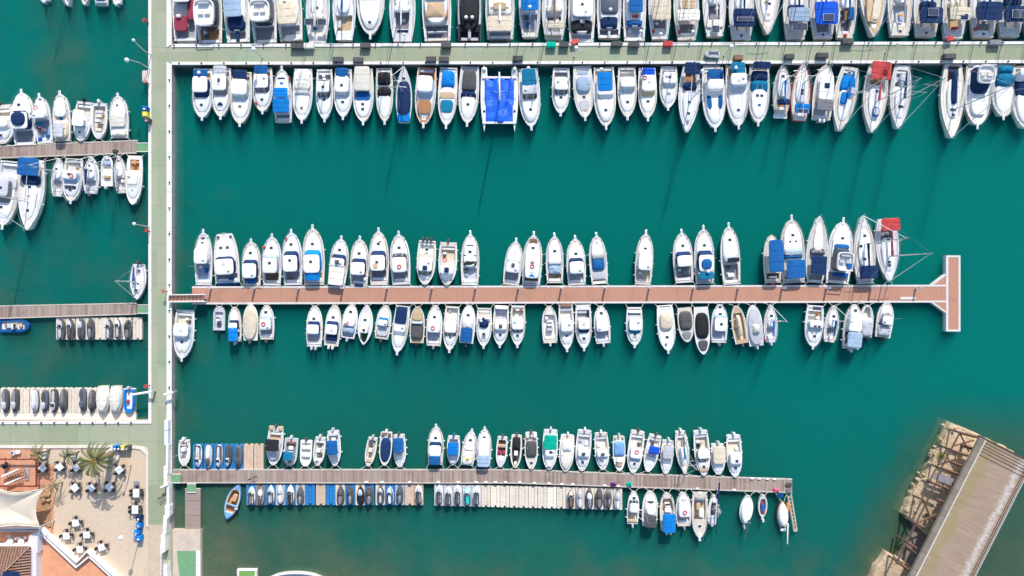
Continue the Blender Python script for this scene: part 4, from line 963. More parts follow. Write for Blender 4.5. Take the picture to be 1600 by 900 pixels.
RP = 448; RUP = 'above the red pontoon'; RDN = 'below the red pontoon'
boats(RUP, 260, 340, 3.911, [
 (222,412,225,70,105,'p','P,.04,.4,.42,.7,wt,bg H,.79,0 Q,.28,.1,bl,.5,.8,-.3 Q,.88,.0,dg,.6,.5,.1 Y,lg'),
 (370,398,352,98,152,'c','K,.02,.19,gy,.85 C,.18,.92,.78,.55 W,.18,.48,.74,nv,wt Q,.08,.15,bl,.8,.4,.0 Q,.0,0,bl,3.4,.6,-.2 H,.71,-.12 H,.71,.14 H,.93,-.25 H,.93,.25'),
 (517,427,517,128,115,'p','P,.04,.22,.22,.52,nv,gy Q,.15,0,bl,1.4,.9,.1'),
 (640,414,645,98,115,'p','P,.04,.26,.27,.56,lt,br Q,.78,-.4,rd,.5,.4,.1 Y,lg D,.3,.44,.4,ow'),
 (770,412,762,70,118,'p','P,.04,.26,.27,.56,nv,gy Q,.87,-.25,rd,.3,.5,.1 Q,.13,-.15,br,.5,.5,-.3'),
 (900,412,893,42,130,'p','P,.04,.22,.23,.53,bb,ow B,.08,.23,.68,bb,.9 H,.72,0'),
],RP)
boats(RUP, 500, 340, 3.914, [
 (98,413,132,112,112,'p','P,.3,.4,.42,.58,nv,lg B,.0,.44,.82,ow,.85 Q,.5,0,dg,.6,.6,1.3 H,.76,0'),
 (235,418,245,112,112,'p','P,.04,.24,.25,.5,nv,lg Q,.02,0,nv,1.4,.4,.0 Q,.15,.3,wt,.5,.5,.1 H,.69,0'),
 (360,412,358,62,118,'p','P,.08,.28,.28,.55,nv,mg Q,.8,0.08,rd,.5,.4,.2 Y,wt A,.2 Q,.35,-.1,tn,.7,.9,1.2'),
 (495,410,480,82,118,'p','P,.06,.26,.26,.54,gl,gy R,.35,0 Q,.85,-.2,og,.3,.3,.1 H,.73,0'),
 (655,140,640,412,112,'o','P,.03,.3,.42,.7,gl,wt Q,.62,0,nv,.7,.7,1.3 H,.2,0 E,3,dg',),
 (785,150,775,415,110,'o','P,.1,.38,.56,.74,wt,be R,.42,.12 Q,.64,0,nv,.7,.7,1.3 H,.86,0 E,1,dg'),
 (915,412,920,82,110,'p','K,.04,.34,lg,.8 C,.36,.93,.74,.35 V,.37,.52,.74,bk,.5,3 D,.56,.6,.7,gl H,.65,0 D,.77,.79,.5,gl Q,.0,0,br,1.8,.5,-.2'),
],RP)
boats(RUP, 770, 340, 3.914, [
 (110,412,145,128,106,'p','P,.04,.28,.3,.52,lt,gy H,.78,0,wt Q,.46,0,dg,.5,.5,1.2'),
 (235,412,252,88,115,'p','P,.02,.14,.15,.6,wt,br B,.14,.3,.74,bb,.95 R,.37,.0 Q,.46,0,tn,.6,.4,1.2 H,.74,0 Q,.87,0,br,1.2,.9,.1'),
 (380,400,377,96,105,'p','K,.03,.2,tn,.8 C,.36,.93,.76,.25 V,.2,.42,.7,bg,.5 G,.4,.54,.8,lg H,.68,0 Q,.1,.2,br,1,.5,-.3'),
 (515,412,503,110,115,'p','P,.04,.25,.26,.5,nv,lg H,.67,0'),
 (655,407,632,92,106,'p','K,.0,.1,bg,.86 C,.5,.93,.76,.25 D,.11,.27,.74,lg V,.29,.55,.72,bl,.45 G,.54,.7,.78,gy H,.86,0,lg'),
 (920,410,938,78,105,'p','P,.04,.28,.3,.6,wt,be B,.29,.6,.66,wt,.9 H,.7,0'),
],RP)
boats(RUP, 1000, 330, 3.914, [
 (275,437,253,113,120,'p','P,.04,.32,.34,.54,nv,gy Q,.24,.15,mg,1.2,1.2,.0 H,.74,0'),
 (400,442,386,88,120,'p','P,.02,.1,.24,.52,nv,lg B,.08,.21,.76,tl,.95 J,.26,.45,.52,bl Z,.22,.05,1.4 H,.7,0'),
 (565,447,540,72,115,'p','K,.02,.34,gy,.78 C,.42,.94,.8,.25 G,.4,.6,.84,lt Q,.42,.1,bk,1.8,.7,.7 H,.77,0 Q,.16,0,wt,1,.7,-.1 Q,.3,-.1,dg,.5,.5,-.1 Y,wt'),
],RP)
boats(RUP, 1180, 320, 3.75, [
 (110,457,97,175,100,'o','K,.02,.2,br,.8 B,.22,.88,.84,bl,1.7 Q,.12,0,wt,1.2,.3,-.1 Q,-.01,0,rd,.6,.5,-.1'),
 (230,457,210,62,140,'p','K,.02,.1,lg,.8 C,.36,.94,.78,.25 B,.07,.36,.78,bl,1.1 D,.34,.38,.8,wt V,.38,.46,.76,bl,.6 G,.44,.62,.8,lt H,.65,-.12,gl,.3 H,.65,.12,gl,.3 H,.75,0'),
 (352,458,377,65,125,'s','K,.0,.12,gy,.8 C,.48,.9,.5,.2 B,.12,.4,.72,nv,1.0 G,.42,.52,.7,gl Q,.46,0,br,.8,.6,.3',dict(name='cabin_motorboat',noun='cabin motorboat')),
 (485,462,516,75,145,'p','DK,wt K,.0,.18,gy,.85 C,.3,.93,.74,.3 V,.54,.66,.66,bl,.6,3 F,.2,.5,.64,gl,lg Q,.28,.22,bl,1,.8,1.9 Q,.15,.1,bl,2.2,.7,.0 H,.73,0'),
 (650,462,632,62,125,'s','K,.02,.2,tk,.6 C,.26,.8,.6 B,.07,.26,.85,nv,1.2 H,.7,0 H,.55,-.2 H,.36,-.05 M,.58,nv'),
 (770,82,787,450,135,'s','K,.1,.34,mg,.55 C,.3,.84,.6 B,.0,.2,.82,rd,1.3 H,.34,.0,nv H,.69,0 H,.74,0 Q,.05,-.4,wt,.6,.8,.2 M,.6,mr'),
],RP)
boats(RDN, 260, 340, 3.911, [
 (108,565,92,880,120,'p','P,.05,.3,.3,.54,lt,be H,.66,0 H,.8,0,be'),
 (312,690,315,540,72,'r','K,.1,.75,lg,.7 N X,.45,dg E,1,bk',dict(hull='lg')),
 (415,758,410,545,78,'o','K,.04,.4,nv,.75 C,.45,.9,.7 W,.4,.54,.66,nv,wt,.8 B,.02,.4,.72,bb,.9 E,1,lg',),
 (508,752,510,528,90,'o','V,.03,.96,.95,be,.5,2.6 D,.22,.24,.8,br E,1,dg'),
 (608,745,608,533,88,'o','P,.05,.3,.3,.6,lt,lg R,.45,-.1 E,1,dg'),
],473)
boats(RDN, 500, 340, 3.914, [
 (-40,790,-34,538,95,'o','P,.05,.33,.33,.54,nv,lg H,.68,0 E,2,lg'),
 (65,785,90,532,95,'o','P,.05,.14,.3,.52,nv,lg V,.12,.32,.74,nv,.5 H,.69,0 E,2,wt'),
 (165,738,196,528,92,'o','P,.05,.2,.38,.56,wt,lg V,.14,.37,.84,bg,.6 R,.44,-.12 E,1,lg'),
 (262,780,287,532,90,'e','K,.06,.3,gg,.6 C,.34,.8,.62 H,.62,0,gl W,.32,.46,.5,wt,wt,.7 N'),
 (372,742,402,534,90,'o','K,.05,.4,lg,.8 C,.42,.9,.7 D,.08,.38,.76,lg W,.4,.56,.6,bb,wt,.6 E,1,dg'),
 (507,540,470,842,95,'p','K,.02,.1,br,.7 C,.38,.9,.74 B,.03,.38,.72,nv,.9 W,.38,.56,.7,lg,wt,.75'),
 (590,768,597,542,88,'o','DK,tn V,.1,.56,.86,dg,.45 G,.52,.6,.8,lt D,.62,.92,.7,tn H,.7,0,wt E,1,bk'),
 (693,785,705,533,95,'o','P,.05,.32,.35,.58,wt,lg R,.44,-.05 H,.7,0 E,1,mg'),
 (810,543,790,828,92,'p','K,.04,.3,ow,.82 C,.34,.9,.74 W,.34,.6,.74,gl,wt,.8 H,.71,0,gl,.34 N'),
 (893,770,912,532,92,'o','B,.04,.4,.78,bl,.8 C,.38,.93,.78,.4 V,.38,.66,.7,wt,.7 H,.73,0 E,1,dg'),
 (1005,553,1000,802,92,'p','P,.04,.14,.26,.3,lg,dg V,.27,.54,.66,nv,.9,3 H,.68,0 H,.75,0,mg,.6'),
],473)
boats(RDN, 770, 340, 3.914, [
 (54,540,42,797,95,'p','P,.1,.34,.36,.6,lg,lg Q,.49,0,br,.5,.4,1.1 H,.73,0 Q,.04,0,wt,2,.6,.3'),
 (155,538,150,797,90,'p','P,.05,.3,.32,.6,gl,ow Q,.12,-.2,br,.5,.5,.0 Q,.12,.25,br,.5,.5,.0 H,.75,0'),
 (352,768,345,538,92,'o','K,.1,.75,wt,.76 X,.5,lg Q,.38,0,lg,1,.7,.2 Q,.8,0,wt,.8,.6,.0 E,1,lg'),
 (447,533,455,822,92,'p','P,.06,.34,.36,.6,lg,ow Q,.02,0,br,1.7,.5,.1 H,.7,0,gl,.34'),
 (553,533,559,817,98,'p','K,.12,.3,gy,.8 C,.3,.9,.74 W,.32,.56,.68,nv,wt,.9 Q,.2,-.3,bk,.4,.8,-.1 H,.77,0'),
 (678,770,660,538,95,'o','P,.06,.32,.34,.62,wt,lg E,1,lg'),
 (868,548,868,798,98,'p','P,.05,.2,.3,.6,tl,wt Q,.12,0,wt,2,.5,.2 H,.7,0 Q,.76,0,tn,.6,.3,.3'),
],473)
boats(RDN, 1000, 330, 3.914, [
 (153,575,175,872,105,'p','DK,wt K,.02,.1,ow,.7 V,.15,.56,.74,be,.6,3.4 H,.7,0'),
 (275,590,293,802,92,'o','V,.1,.66,.84,dg,.5,4 D,.7,.92,.7,mg',),
 (375,586,390,877,94,'o','V,.12,.67,.86,bk,.55,3.4 D,.7,.93,.74,dg'),
 (487,805,492,568,98,'o','P,.05,.3,.32,.64,bg,lg H,.74,0 H,.92,0 E,1,mg'),
 (628,810,590,577,85,'o','DK,tn K,.1,.8,be,.7 N V,.2,.75,.36,be,.5 Q,.45,-.25,br,.5,.6,.2 E,1,dg'),
 (718,825,692,573,95,'o','V,.03,.96,.94,lg,.5,2.8 V,.3,.56,.5,ow,1.0 E,1,lg'),
 (805,802,802,570,82,'s','K,.08,.38,lg,.6 C,.42,.86,.6 H,.7,0 M,.6,bb Q,.1,-.45,rd,.4,.7,-.1 E,1,lg'),
],473)
boats(RDN, 1180, 320, 3.75, [
 (359,590,338,848,105,'p','P,.06,.36,.38,.54,lt,ow S,.07,-.12,.7,.5,.6 S,.07,.12,.7,.5,.6 Q,.5,-.12,dg,.35,.35,1.15 Q,.5,.1,dg,.35,.35,1.15 H,.74,0'),
 (440,805,466,588,85,'s','K,.08,.38,lg,.6 C,.42,.86,.6 H,.7,0 M,.6,tl'),
 (566,845,587,582,105,'o','K,.03,.38,dg,.8 C,.4,.93,.76 B,.4,.78,.7,wt,.8 B,.04,.38,.8,bg,1.0 H,.86,0 D,.5,.53,.6,nv E,1,lg'),
 (655,778,664,586,78,'o','V,.03,.6,.9,lg,.5 K,.62,.92,ow,.6 N E,1,bk'),
 (755,778,782,570,95,'o','K,.04,.4,lg,.8 V,.04,.36,.84,lg,.4 C,.42,.9,.72 W,.38,.6,.62,mg,wt,.8 E,1,bk H,.66,.04'),
],473)
def wtop(u): return 734 if u < 800 else 734+(u-800)/438*15
def wbot(u): return wtop(u)+20.5
WUP = 'above the plank pontoon'; WDN = 'below the plank pontoon'
boats(WUP, 260, 640, 4.09, [
 (105,200,108,364,74,'o','K,.08,.7,wt,.7 X,.35,wt E,1,wt Q,.12,0,br,.9,.5,.0'),
 (697,115,680,358,100,'o','K,.12,.34,tn,.7 C,.6,.9,.6,.15 B,.27,.58,.84,bk,1.3 D,.62,.84,.5,lg Q,.03,-.3,tn,.7,.7,.1 Q,.03,.3,tn,.7,.7,.1 E,1,dg'),
 (793,190,780,366,85,'r','K,.15,.9,mg,.72 N X,.55,wt B,.4,.72,.7,tl,1.3 Q,.15,0,br,1.4,.4,.1 E,1,wt',dict(hull='lg',noun='inflatable boat')),
 (888,203,882,368,74,'r','K,.1,.94,wt,.74 N Q,.3,0,ow,1.4,.5,.0 Q,.6,0,ow,1.3,.4,.0 E,1,dg',dict(hull='wt',noun='plain open dinghy',name='dinghy')),
 (980,182,962,362,72,'o','K,.08,.72,ow,.74 X,.45,dg E,1,lg Q,.8,0,wt,1,.5,.0'),
 (1062,140,1076,362,82,'o','K,.08,.6,wt,.74 N X,.4,wt B,.22,.62,.86,bl,1.3 E,1,lg Q,.1,0,lg,1.4,.5,.1'),
],wtop)
boats(WUP, 540, 650, 5.29, [
 (222,185,182,420,84,'o','K,.08,.7,be,.74 N X,.42,ow Q,.2,.05,dg,.6,1.0,.1 Q,.78,0,tn,.8,.6,.1 E,1,lg'),
 (335,140,318,414,102,'o','V,.16,.9,.84,nv,.45,3.4 D,.26,.29,.86,wt Q,.06,-.25,br,.5,.5,.2 Q,.06,.25,br,.5,.5,.2 E,1,wt'),
 (438,160,448,427,102,'o','B,.05,.5,.82,bl,1.2 K,.1,.6,ow,.7 Q,.53,0,br,.9,.3,-.1 N C,.66,.93,.6,.15 E,1,dg'),
 (740,407,747,68,128,'p','P,.03,.08,.26,.53,nv,br B,.03,.26,.72,bl,.85 H,.71,0'),
 (892,172,885,410,105,'o','C,.64,.94,.7,.1 B,.16,.6,.84,bb,.95 K,.1,.6,ow,.7 N Q,.86,0,lg,.9,.7,.15 E,1,bl Q,.62,0,lg,1.6,.6,.3'),
 (1000,412,1045,108,112,'p','C,.5,.9,.74,.2 V,.03,.5,.86,ow,.55 G,.46,.56,.8,ow H,.74,0 Q,.22,0,ye,.5,.3,.7',),
 (1138,412,1150,88,118,'p','P,.02,.04,.3,.68,wt,lg B,.0,.32,.84,bg,.9 H,.77,0 C,.5,.9,.8'),
 (1298,178,1278,427,88,'o','K,.1,.62,br,.78 N Q,.5,-.22,mr,.5,.6,.1 Q,.5,.22,mr,.5,.6,.1 Q,.3,0,tn,1.2,.5,.0 C,.66,.92,.6,.12 E,1,dg'),
],wtop)
boats(WUP, 780, 650, 4.738, [
 (130,147,118,387,82,'o','K,.06,.92,dg,.82 N V,.05,.42,.76,bk,.4 X,.55,bk Q,.85,0,wt,.4,.5,.1 E,1,dg',),
 (236,127,238,398,94,'o','K,.03,.22,ow,.8 V,.22,.68,.84,dg,.5 H,.82,0 Q,.06,-.3,ow,.5,.9,.2 Q,.06,.3,ow,.5,.9,.2 E,1,dg'),
 (382,107,370,400,110,'o','B,.1,.46,.84,gr,.9 C,.44,.9,.74 W,.42,.64,.62,wt,wt,.8 E,1,lg Q,.88,0,ow,.7,.4,.3'),
 (508,145,490,414,106,'o','V,.1,.96,.92,ow,.5,2.8 V,.16,.46,.7,wt,.9 E,1,wt'),
 (635,110,612,410,110,'o','P,.08,.4,.44,.62,lg,lg Q,.53,0,dg,.55,.3,1.2 H,.77,0 E,1,wt'),
 (755,130,770,402,102,'o','P,.08,.4,.44,.62,lg,ow Q,.53,0,dg,.55,.4,1.2 H,.74,0,mg,.34 E,1,wt'),
 (888,155,893,412,90,'o','DK,ow V,.14,.58,.88,sb,.45,6 W,.6,.74,.5,tn,ow,.4 Q,.04,-.3,tn,.4,.5,.1 Q,.04,.3,tn,.4,.5,.1 E,1,lg'),
 (1030,115,990,427,112,'o','P,.08,.38,.4,.62,bg,ow R,.46,.0 H,.76,0 E,1,dg'),
],wtop)
boats(WUP, 1000, 650, 4.285, [
 (108,132,53,377,92,'o','K,.06,.4,ow,.76 C,.5,.9,.66,.15 B,.26,.46,.74,rb,1.1 Q,.52,.0,mr,1.2,.6,.3 G,.5,.6,.7,lt E,1,dg'),
 (192,168,173,392,80,'o','K,.04,.2,be,.7 B,.12,.5,.84,lg,.9 C,.5,.9,.7,.2 Q,.58,0,wt,1.1,.7,.4 E,1,lg'),
 (272,105,303,392,88,'s','DK,ow K,.08,.34,ow,.6 C,.36,.8,.55 D,.2,.7,.12,br M,.6,tl E,1,wt'),
 (408,102,430,400,102,'o','P,.08,.4,.42,.6,gl,be Q,.32,.2,nv,.4,.7,.2 Q,.85,0,tn,1.4,.8,.15 E,1,lg'),
 (525,192,528,395,94,'o','B,.04,.6,.86,be,.8 C,.55,.93,.76,.2 K,.1,.5,ow,.7 N E,1,lg'),
 (630,132,640,412,102,'o','P,.08,.4,.42,.66,lg,be H,.77,0 E,1,wt'),
],wtop)
boats(WDN, 780, 650, 4.738, [
 (990,805,1000,557,86,'o','P,.05,.38,.4,.66,gl,be B,.4,.66,.66,wt,.8 E,1,lg Q,.1,0,tn,1.3,.5,.1'),
],wbot)
boats(WDN, 1000, 650, 4.285, [
 (65,742,72,500,102,'o','B,.02,.36,.74,dg,.95 C,.34,.9,.72 V,.64,.78,.6,dg,.4,3 J,.36,.66,.6,wt E,1,dg'),
 (192,772,183,513,102,'o','DK,ow K,.5,.84,tn,.74 N X,.66,ow Q,.55,0,wt,1,.7,.4 B,.0,.48,.82,bb,.95 E,2,wt'),
 (298,742,290,510,98,'o','P,.06,.3,.32,.7,wt,lg R,.44,.0 Q,.78,0,lg,.8,.6,.4 E,1,mg'),
 (405,515,400,838,104,'p','K,.1,.6,be,.76 G,.1,.22,.7,gy Q,.3,.1,tn,.6,1.2,.1 Q,.5,.2,dg,.6,.5,.1 Q,.45,-.1,ow,.8,1.4,.1 H,.74,0 H,.02,0,ow'),
 (490,732,500,525,72,'s','K,.2,.7,lg,.5 C,.72,.9,.5 Q,.5,0,dg,.6,1.6,.0 M,.6,x,4.2 Q,-.03,0,lg,.4,.5,-.1'),
 (704,737,732,533,86,'e','V,.06,.95,.9,wt,.5,2.4 D,.85,.95,.5,dg E,1,lg',dict(noun='rowing boat under a white tarpaulin')),
 (826,690,830,526,60,'e','K,.15,.8,lg,.72 N Q,.45,0,bl,.6,1.2,.1 Q,.62,-.15,mr,.4,.5,.1 Q,.3,.1,rd,.4,.8,.1 E,1,ow',dict(noun='rowing boat piled with blue and red gear',hull='ow')),
 (965,778,958,570,76,'e','V,.18,.96,.9,wt,.6,2.6 K,.02,.16,mr,.7 N Q,.8,.4,og,.25,1.4,.3 Q,.05,0,wt,.8,.4,.1',dict(noun='old fishing boat under white sheeting',name='fishing_boat',hull='br')),
],wbot)
def l1top(u): return 228-u/215*9
def l1bot(u): return 247-u/215*7.5
LU = 'above the left pontoon'; LD = 'below the left pontoon'
boats(LU, 0, 120, 3.463, [
 (-8,150,12,362,130,'o','P,.1,.3,.34,.6,wt,ow Q,.2,.2,rd,1,.5,.2 Q,.5,.15,tn,.4,.4,1 E,1,dg'),
 (128,368,115,66,122,'p','K,.0,.28,gy,.85 C,.3,.93,.78,.8 W,.3,.6,.74,nv,wt J,.34,.6,.6,nv H,.74,0 Y,lg'),
 (236,358,208,88,92,'p','K,.06,.5,bg,.78 C,.56,.93,.74 W,.52,.62,.7,wt,wt Q,.42,-.2,tl,.9,.5,.4 R,.72,-.02 Q,.15,.2,bl,.5,.5,.1 Q,.1,-.25,rb,.5,.5,.1 Y,br Q,.88,.05,dg,.4,.8,.1'),
 (332,345,322,74,92,'p','C,.5,.93,.74,.3 B,.05,.36,.56,lg,1.0 V,.06,.44,.86,be,.5 D,.4,.76,.18,bl Y,mg K,.8,.9,lg,.4'),
 (450,132,430,348,92,'o','K,.06,.3,be,.8 C,.45,.93,.76 B,.26,.66,.66,wt,1.2 G,.6,.74,.74,bg H,.78,0,gl,.34 E,1,bk'),
 (532,140,528,335,84,'o','K,.08,.8,be,.78 N X,.5,ow Q,.25,0,lg,1.2,.5,.1 Q,.75,0,ow,.9,.5,.1 E,1,wt'),
 (641,328,634,86,100,'p','C,.1,.9,.8,.3 V,.03,.22,.86,ow,.4 B,.24,.55,.74,ow,.5 H,.76,0,gl,.3'),
],l1top)
boats(LD, 0, 120, 3.463, [
 (52,455,15,828,122,'p','K,.02,.18,lg,.8 C,.2,.9,.78 W,.3,.56,.6,mg,lg D,.24,.44,.9,lg Q,.36,.3,bg,.6,2.0,.3 H,.72,.1'),
 (180,448,150,832,135,'s','DK,ow K,.04,.3,lg,.6 C,.32,.84,.58 B,-.01,.24,.86,bl,1.2 T,.22,.37,.7,nv H,.39,0,nv H,.72,0 H,.52,0,tn M,.6,x Q,.12,.3,og,.4,.8,.3'),
 (300,645,310,438,70,'s','K,.12,.42,lg,.7 C,.46,.86,.6 H,.7,0,gl,.36 M,.62,x',),
 (393,440,378,687,102,'p','P,.02,.3,.32,.5,bg,be R,.42,-.15 G,.64,.78,.7,gl'),
 (482,630,487,428,84,'s','K,.08,.36,lg,.66 C,.4,.84,.6 H,.74,0,gl,.3 H,.6,.1,gl,.3 M,.62,nv E,1,dg'),
 (565,588,568,423,63,'r','K,.08,.9,ow,.76 N Q,.75,0,bg,1.1,.6,.0 Q,.3,0,tn,1.0,.5,.0 E,1,lg',dict(hull='wt',noun='open dinghy',name='dinghy')),
 (650,627,636,424,66,'s','K,.08,.4,lg,.7 C,.44,.84,.55 M,.6,lg',),
 (726,425,716,692,88,'o','DK,ow K,.08,.3,tk,.6 Q,.14,0,og,.5,.6,.1 C,.3,.88,.74,.3 W,.36,.6,.6,ow,wt,.5 H,.7,0,lg'),
],l1bot)
boats('in the left basin', 0, 380, 3.215, [
 (690,105,685,284,80,'s','K,.06,.36,lg,.3 C,.34,.84,.5 H,.74,0 H,.55,-.1,gl,.3 H,.55,.2,gl,.3 M,.5,bl E,1,dg',dict(noun='small sailing boat')),
 (-18,415,137,415,66,'r','K,.05,.84,ow,.58 N X,.5,lg Q,.25,0,br,.7,.5,.0 Q,.7,0,tn,.6,.5,.0',dict(hull='bl',noun='inflatable boat')),
])
boats('at the upper left edge', 0, 0, 5.626, [
 (545,-330,588,48,100,'s','DK,ow K,.1,.35,be,.7 C,.4,.84,.6 M,.6,x'),
 (728,-240,736,40,74,'o','K,.1,.9,tk,.72 N Q,.5,0,og,.9,1.4,.2'),
 (880,32,880,-360,120,'p','K,.02,.2,mg,.8 C,.3,.9,.8 Q,.03,0,bg,1.6,.3,.2 W,.3,.6,.7,gl,wt'),
 (380,-6,380,-300,90,'o','K,.1,.6,lg,.7 E,1,wt'),
 (1018,20,1018,-260,84,'o','K,.1,.6,lg,.7 E,1,wt'),
])
boats(WDN, 260, 720, 4.706, [
 (435,435,525,180,100,'e','K,.2,.84,tk,.74 N Q,.62,.05,tn,.7,1.2,-.1 Q,.5,-.12,og,.3,1.0,.0 D,.0,.2,.84,sb D,.86,.96,.6,sb Q,.42,0,sb,1.7,.2,.1 Q,.36,.42,lg,.5,.25,.2',dict(hull='sb',noun='wooden rowing boat',name='rowing_boat')),
])
boats('at the bottom edge', 0, 0, 1, [
 (515,913,405,913,38,'e','DK,wt K,.15,.85,lg,.82 N Q,.3,0,lg,2,.3,.2 Q,.5,0,lg,2,.3,.2 Q,.7,0,lg,2,.3,.2',dict(noun='pointed wooden boat')),
])
GROUPS = {}
for row, lst in ROWS.items():
    lst.sort(key=lambda q: q[0])
    for i, (u, root, hc, noun, cat, feats, kw) in enumerate(lst):
        seen = []
        for f in feats:
            if f.split()[-1] not in [x.split()[-1] for x in seen]: seen.append(f)
        seen = seen[:2]
        wh_ = ordinal(i+1)+' from left '+row if len(lst) > 2 else row
        lab = hc+' '+noun
        def full(s): return lab+(' with '+' and '.join(s) if s else '')+', '+wh_
        while len(full(seen).split()) > 16 and seen: seen = seen[:-1]
        root['label'] = full(seen); root['category'] = cat; root['group'] = 'boats moored '+row
# ---------------------------------------------------------------- jet skis and drive-on docks
def dock_lane(u, v0, v1, wd, col, notch_up, label, group, top=.32):
    """floating cradle: two raised tracks, a groove, round pins, a V notch at the outer end"""
    a, b_ = P(u, v0, top), P(u, v1, top); L = abs(a.y-b_.y); W = wd/10*.985
    e = empty('floating_dock', ((a.x+b_.x)/2, (a.y+b_.y)/2, 0), 0, label, 'floating dock', group)
    s = 1 if notch_up else -1; y0, y1 = -s*L/2, s*L/2
    mb = MB(); c = W*.30
    mb.prism([(-W/2+.02, y0), (W/2-.02, y0), (W/2-.02, y1-s*.12), (W/2-.16, y1), (c*.5, y1), (0, y1-s*.40), (-c*.5, y1), (-W/2+.16, y1), (-W/2+.02, y1-s*.12)], -.2, top-.12)
    for sg in (-1, 1):
        mb.prism([(sg*c*.55, y0), (sg*(W/2-.02), y0), (sg*(W/2-.02), y1-s*.15), (sg*(W/2-.2), y1-s*.03), (sg*c*.55, y1-s*.06)], top-.12, top)
    mb.build('dock_body', cm(col), e, False)
    pn = MB(); k = int(L/.55)
    for i in range(k):
        y = -L/2+.4+i*(L-.8)/max(1, k-1)
        for sg in (-1, 1): pn.box(sg*c*.62, y, top, .17, .05, .03, sg*.5)
    pn.build('dock_roller', M['cv_tn'] if col in ('do','lg','wt','pt','be') else M['cv_nv'], e, False)
    return e
def jet_ski(u, vb, vs, deck, seat, cover, label, group, z=.30, bow_up=True):
    a, b_ = P(u, vb, .8), P(u, vs, .8); L = abs(a.y-b_.y)
    e = empty('jet_ski', ((a.x+b_.x)/2, (a.y+b_.y)/2, z), 0 if bow_up else math.pi, label, 'jet ski', group)
    L *= random.uniform(1.0, 1.09); e.location.y += random.uniform(-.12,.12); e.rotation_euler[2] += random.uniform(-.045,.045)
    W = 1.2*random.uniform(.93,1.06); pl = Plan(L, W, 'c' if cover and random.random() < .6 else 'o')
    def ring(ts_w):
        return ts_w
    def body(f, z0, z1, t0, t1, ins=.1, n=3.2, h=.05, wr=0):
        rg = []
        for zz, i_ in ((z0, ins), ((z0*.4+z1*.6), 0), (z1, ins*.9)):
            r_ = pl.ring(t0, t1, f, zz, i_, i_, i_, n); rg.append([Vector((p.x, p.y-L/2, p.z)) for p in r_])
        mb = MB(); mb.rings(rg[:-1]+crown(rg[-1], h, 0, wr, random.random()*9), True, True); return mb
    body(1, 0, .42, 0, 1, .12).build('hull', cm('wt' if cover is None and deck != 'dg' else 'dg'), e)
    if cover:
        body(.98, .2, .58, .02, .98, .12, 3, .12, .05).build('cover', cm(cover), e)
        body(.42, .5, .92, .06, .60, .12, 3, .06, .04).build('seat_cover', cm({'dg': 'mg', 'lg': 'wt', 'sl': 'dg', 'mg': 'dg'}.get(cover, cover)), e)
        body(.66, .5, 1.05, .50, .86, .2, 2.4, .08, .05).build('handlebar_cover', cm(seat or cover), e)
        if random.random() < .5: MB().box(.12, -.1+random.uniform(-.2,.2), .93, .10, .75, .05).build('cover_stripe', M['cv_lg'], e, False)
    else:
        body(.92, .40, .50, .02, .97, .06, 3, .04).build('deck', cm(deck), e)
        body(.36, .48, .86, .08, .56, .08, 3.5, .05).build('seat', cm(seat), e)
        body(.62, .46, .92, .50, .92, .22, 2.2, .10).build('bow_hood', cm('wt' if deck not in ('wt','dg') else 'lg'), e)
        body(.80, .44, .56, .02, .13, .03, 5, 0).build('rear_mat', cm('dg'), e)
        b2 = MB()
        for sg in (-1, 1): b2.box(sg*W*.31, -L*.14, .47, .22, L*.56, .07)
        b2.build('foot_well', cm('dg'), e, False)
        body(.50, .80, 1.02, .60, .74, .10, 3, .02).build('windshield', M['gl'], e)
        b2 = MB(); b2.tube([(-.38, L*.08, 1.08), (0, L*.12, 1.02), (.38, L*.08, 1.08)], .06, 5).tube([(0, L*.12, 1.02), (0, L*.2, .8)], .05, 5); b2.build('handlebar', M['rubber'], e)
    return e
def lanes(specs, v0, v1, wd, notch_up, gname, bow_up):
    """specs: (u, dock colour, jet ski or None) ; jet ski = (deck, seat, cover)"""
    for i, (u, dc, js) in enumerate(specs):
        vv0 = v0(u) if callable(v0) else v0; vv1 = v1(u) if callable(v1) else v1
        dock_lane(u, vv0, vv1, wd, dc, notch_up, '%s floating dock lane %s, %s from left %s' % (WORD[dc], 'under jet ski' if js else 'standing empty', ordinal(i+1), gname), 'floating dock lanes '+gname)
        if js:
            d, s_, c_ = js; top, bot = min(vv0, vv1)+2.5, max(vv0, vv1)-1.5
            lab = ('jet ski under %s cover' % WORD[c_] if c_ else 'uncovered %s jet ski' % WORD[s_ if s_ != 'wt' else d])+', %s lane from left %s' % (ordinal(i+1), gname)
            jet_ski(u+random.uniform(-.4,.4), top, bot, d, s_, c_, lab, 'jet skis '+gname, .30, bow_up)
C = lambda c_, s_=None: ('dg', s_ or c_, c_)
lanes([(94.5,'do',('dg','lg',None)),(109.5,'do',('dg','dg',None)),(125.5,'do',C('sl','lg')),(140.5,'do',C('dg')),(155.5,'do',None),(169.5,'do',('dg','lg',None)),(184.5,'do',('sl','lg',None)),(199,'do',C('dg')),(214.5,'do',None)], 496, 531, 14.6, False, 'below the left pontoon', True)
lanes([(7.5,'do',C('dg','lg')),(22.5,'do',C('dg','lg')),(38,'do',None),(53.5,'do',C('lg')),(68.5,'do',C('sl','lg')),(84,'do',('dg','lg',None)),(98,'do',C('dg')),(113.5,'do',None),(128,'do',C('sl')),(143,'do',C('dg')),], 606, 645, 14.6, True, 'above the quay kerb', False)
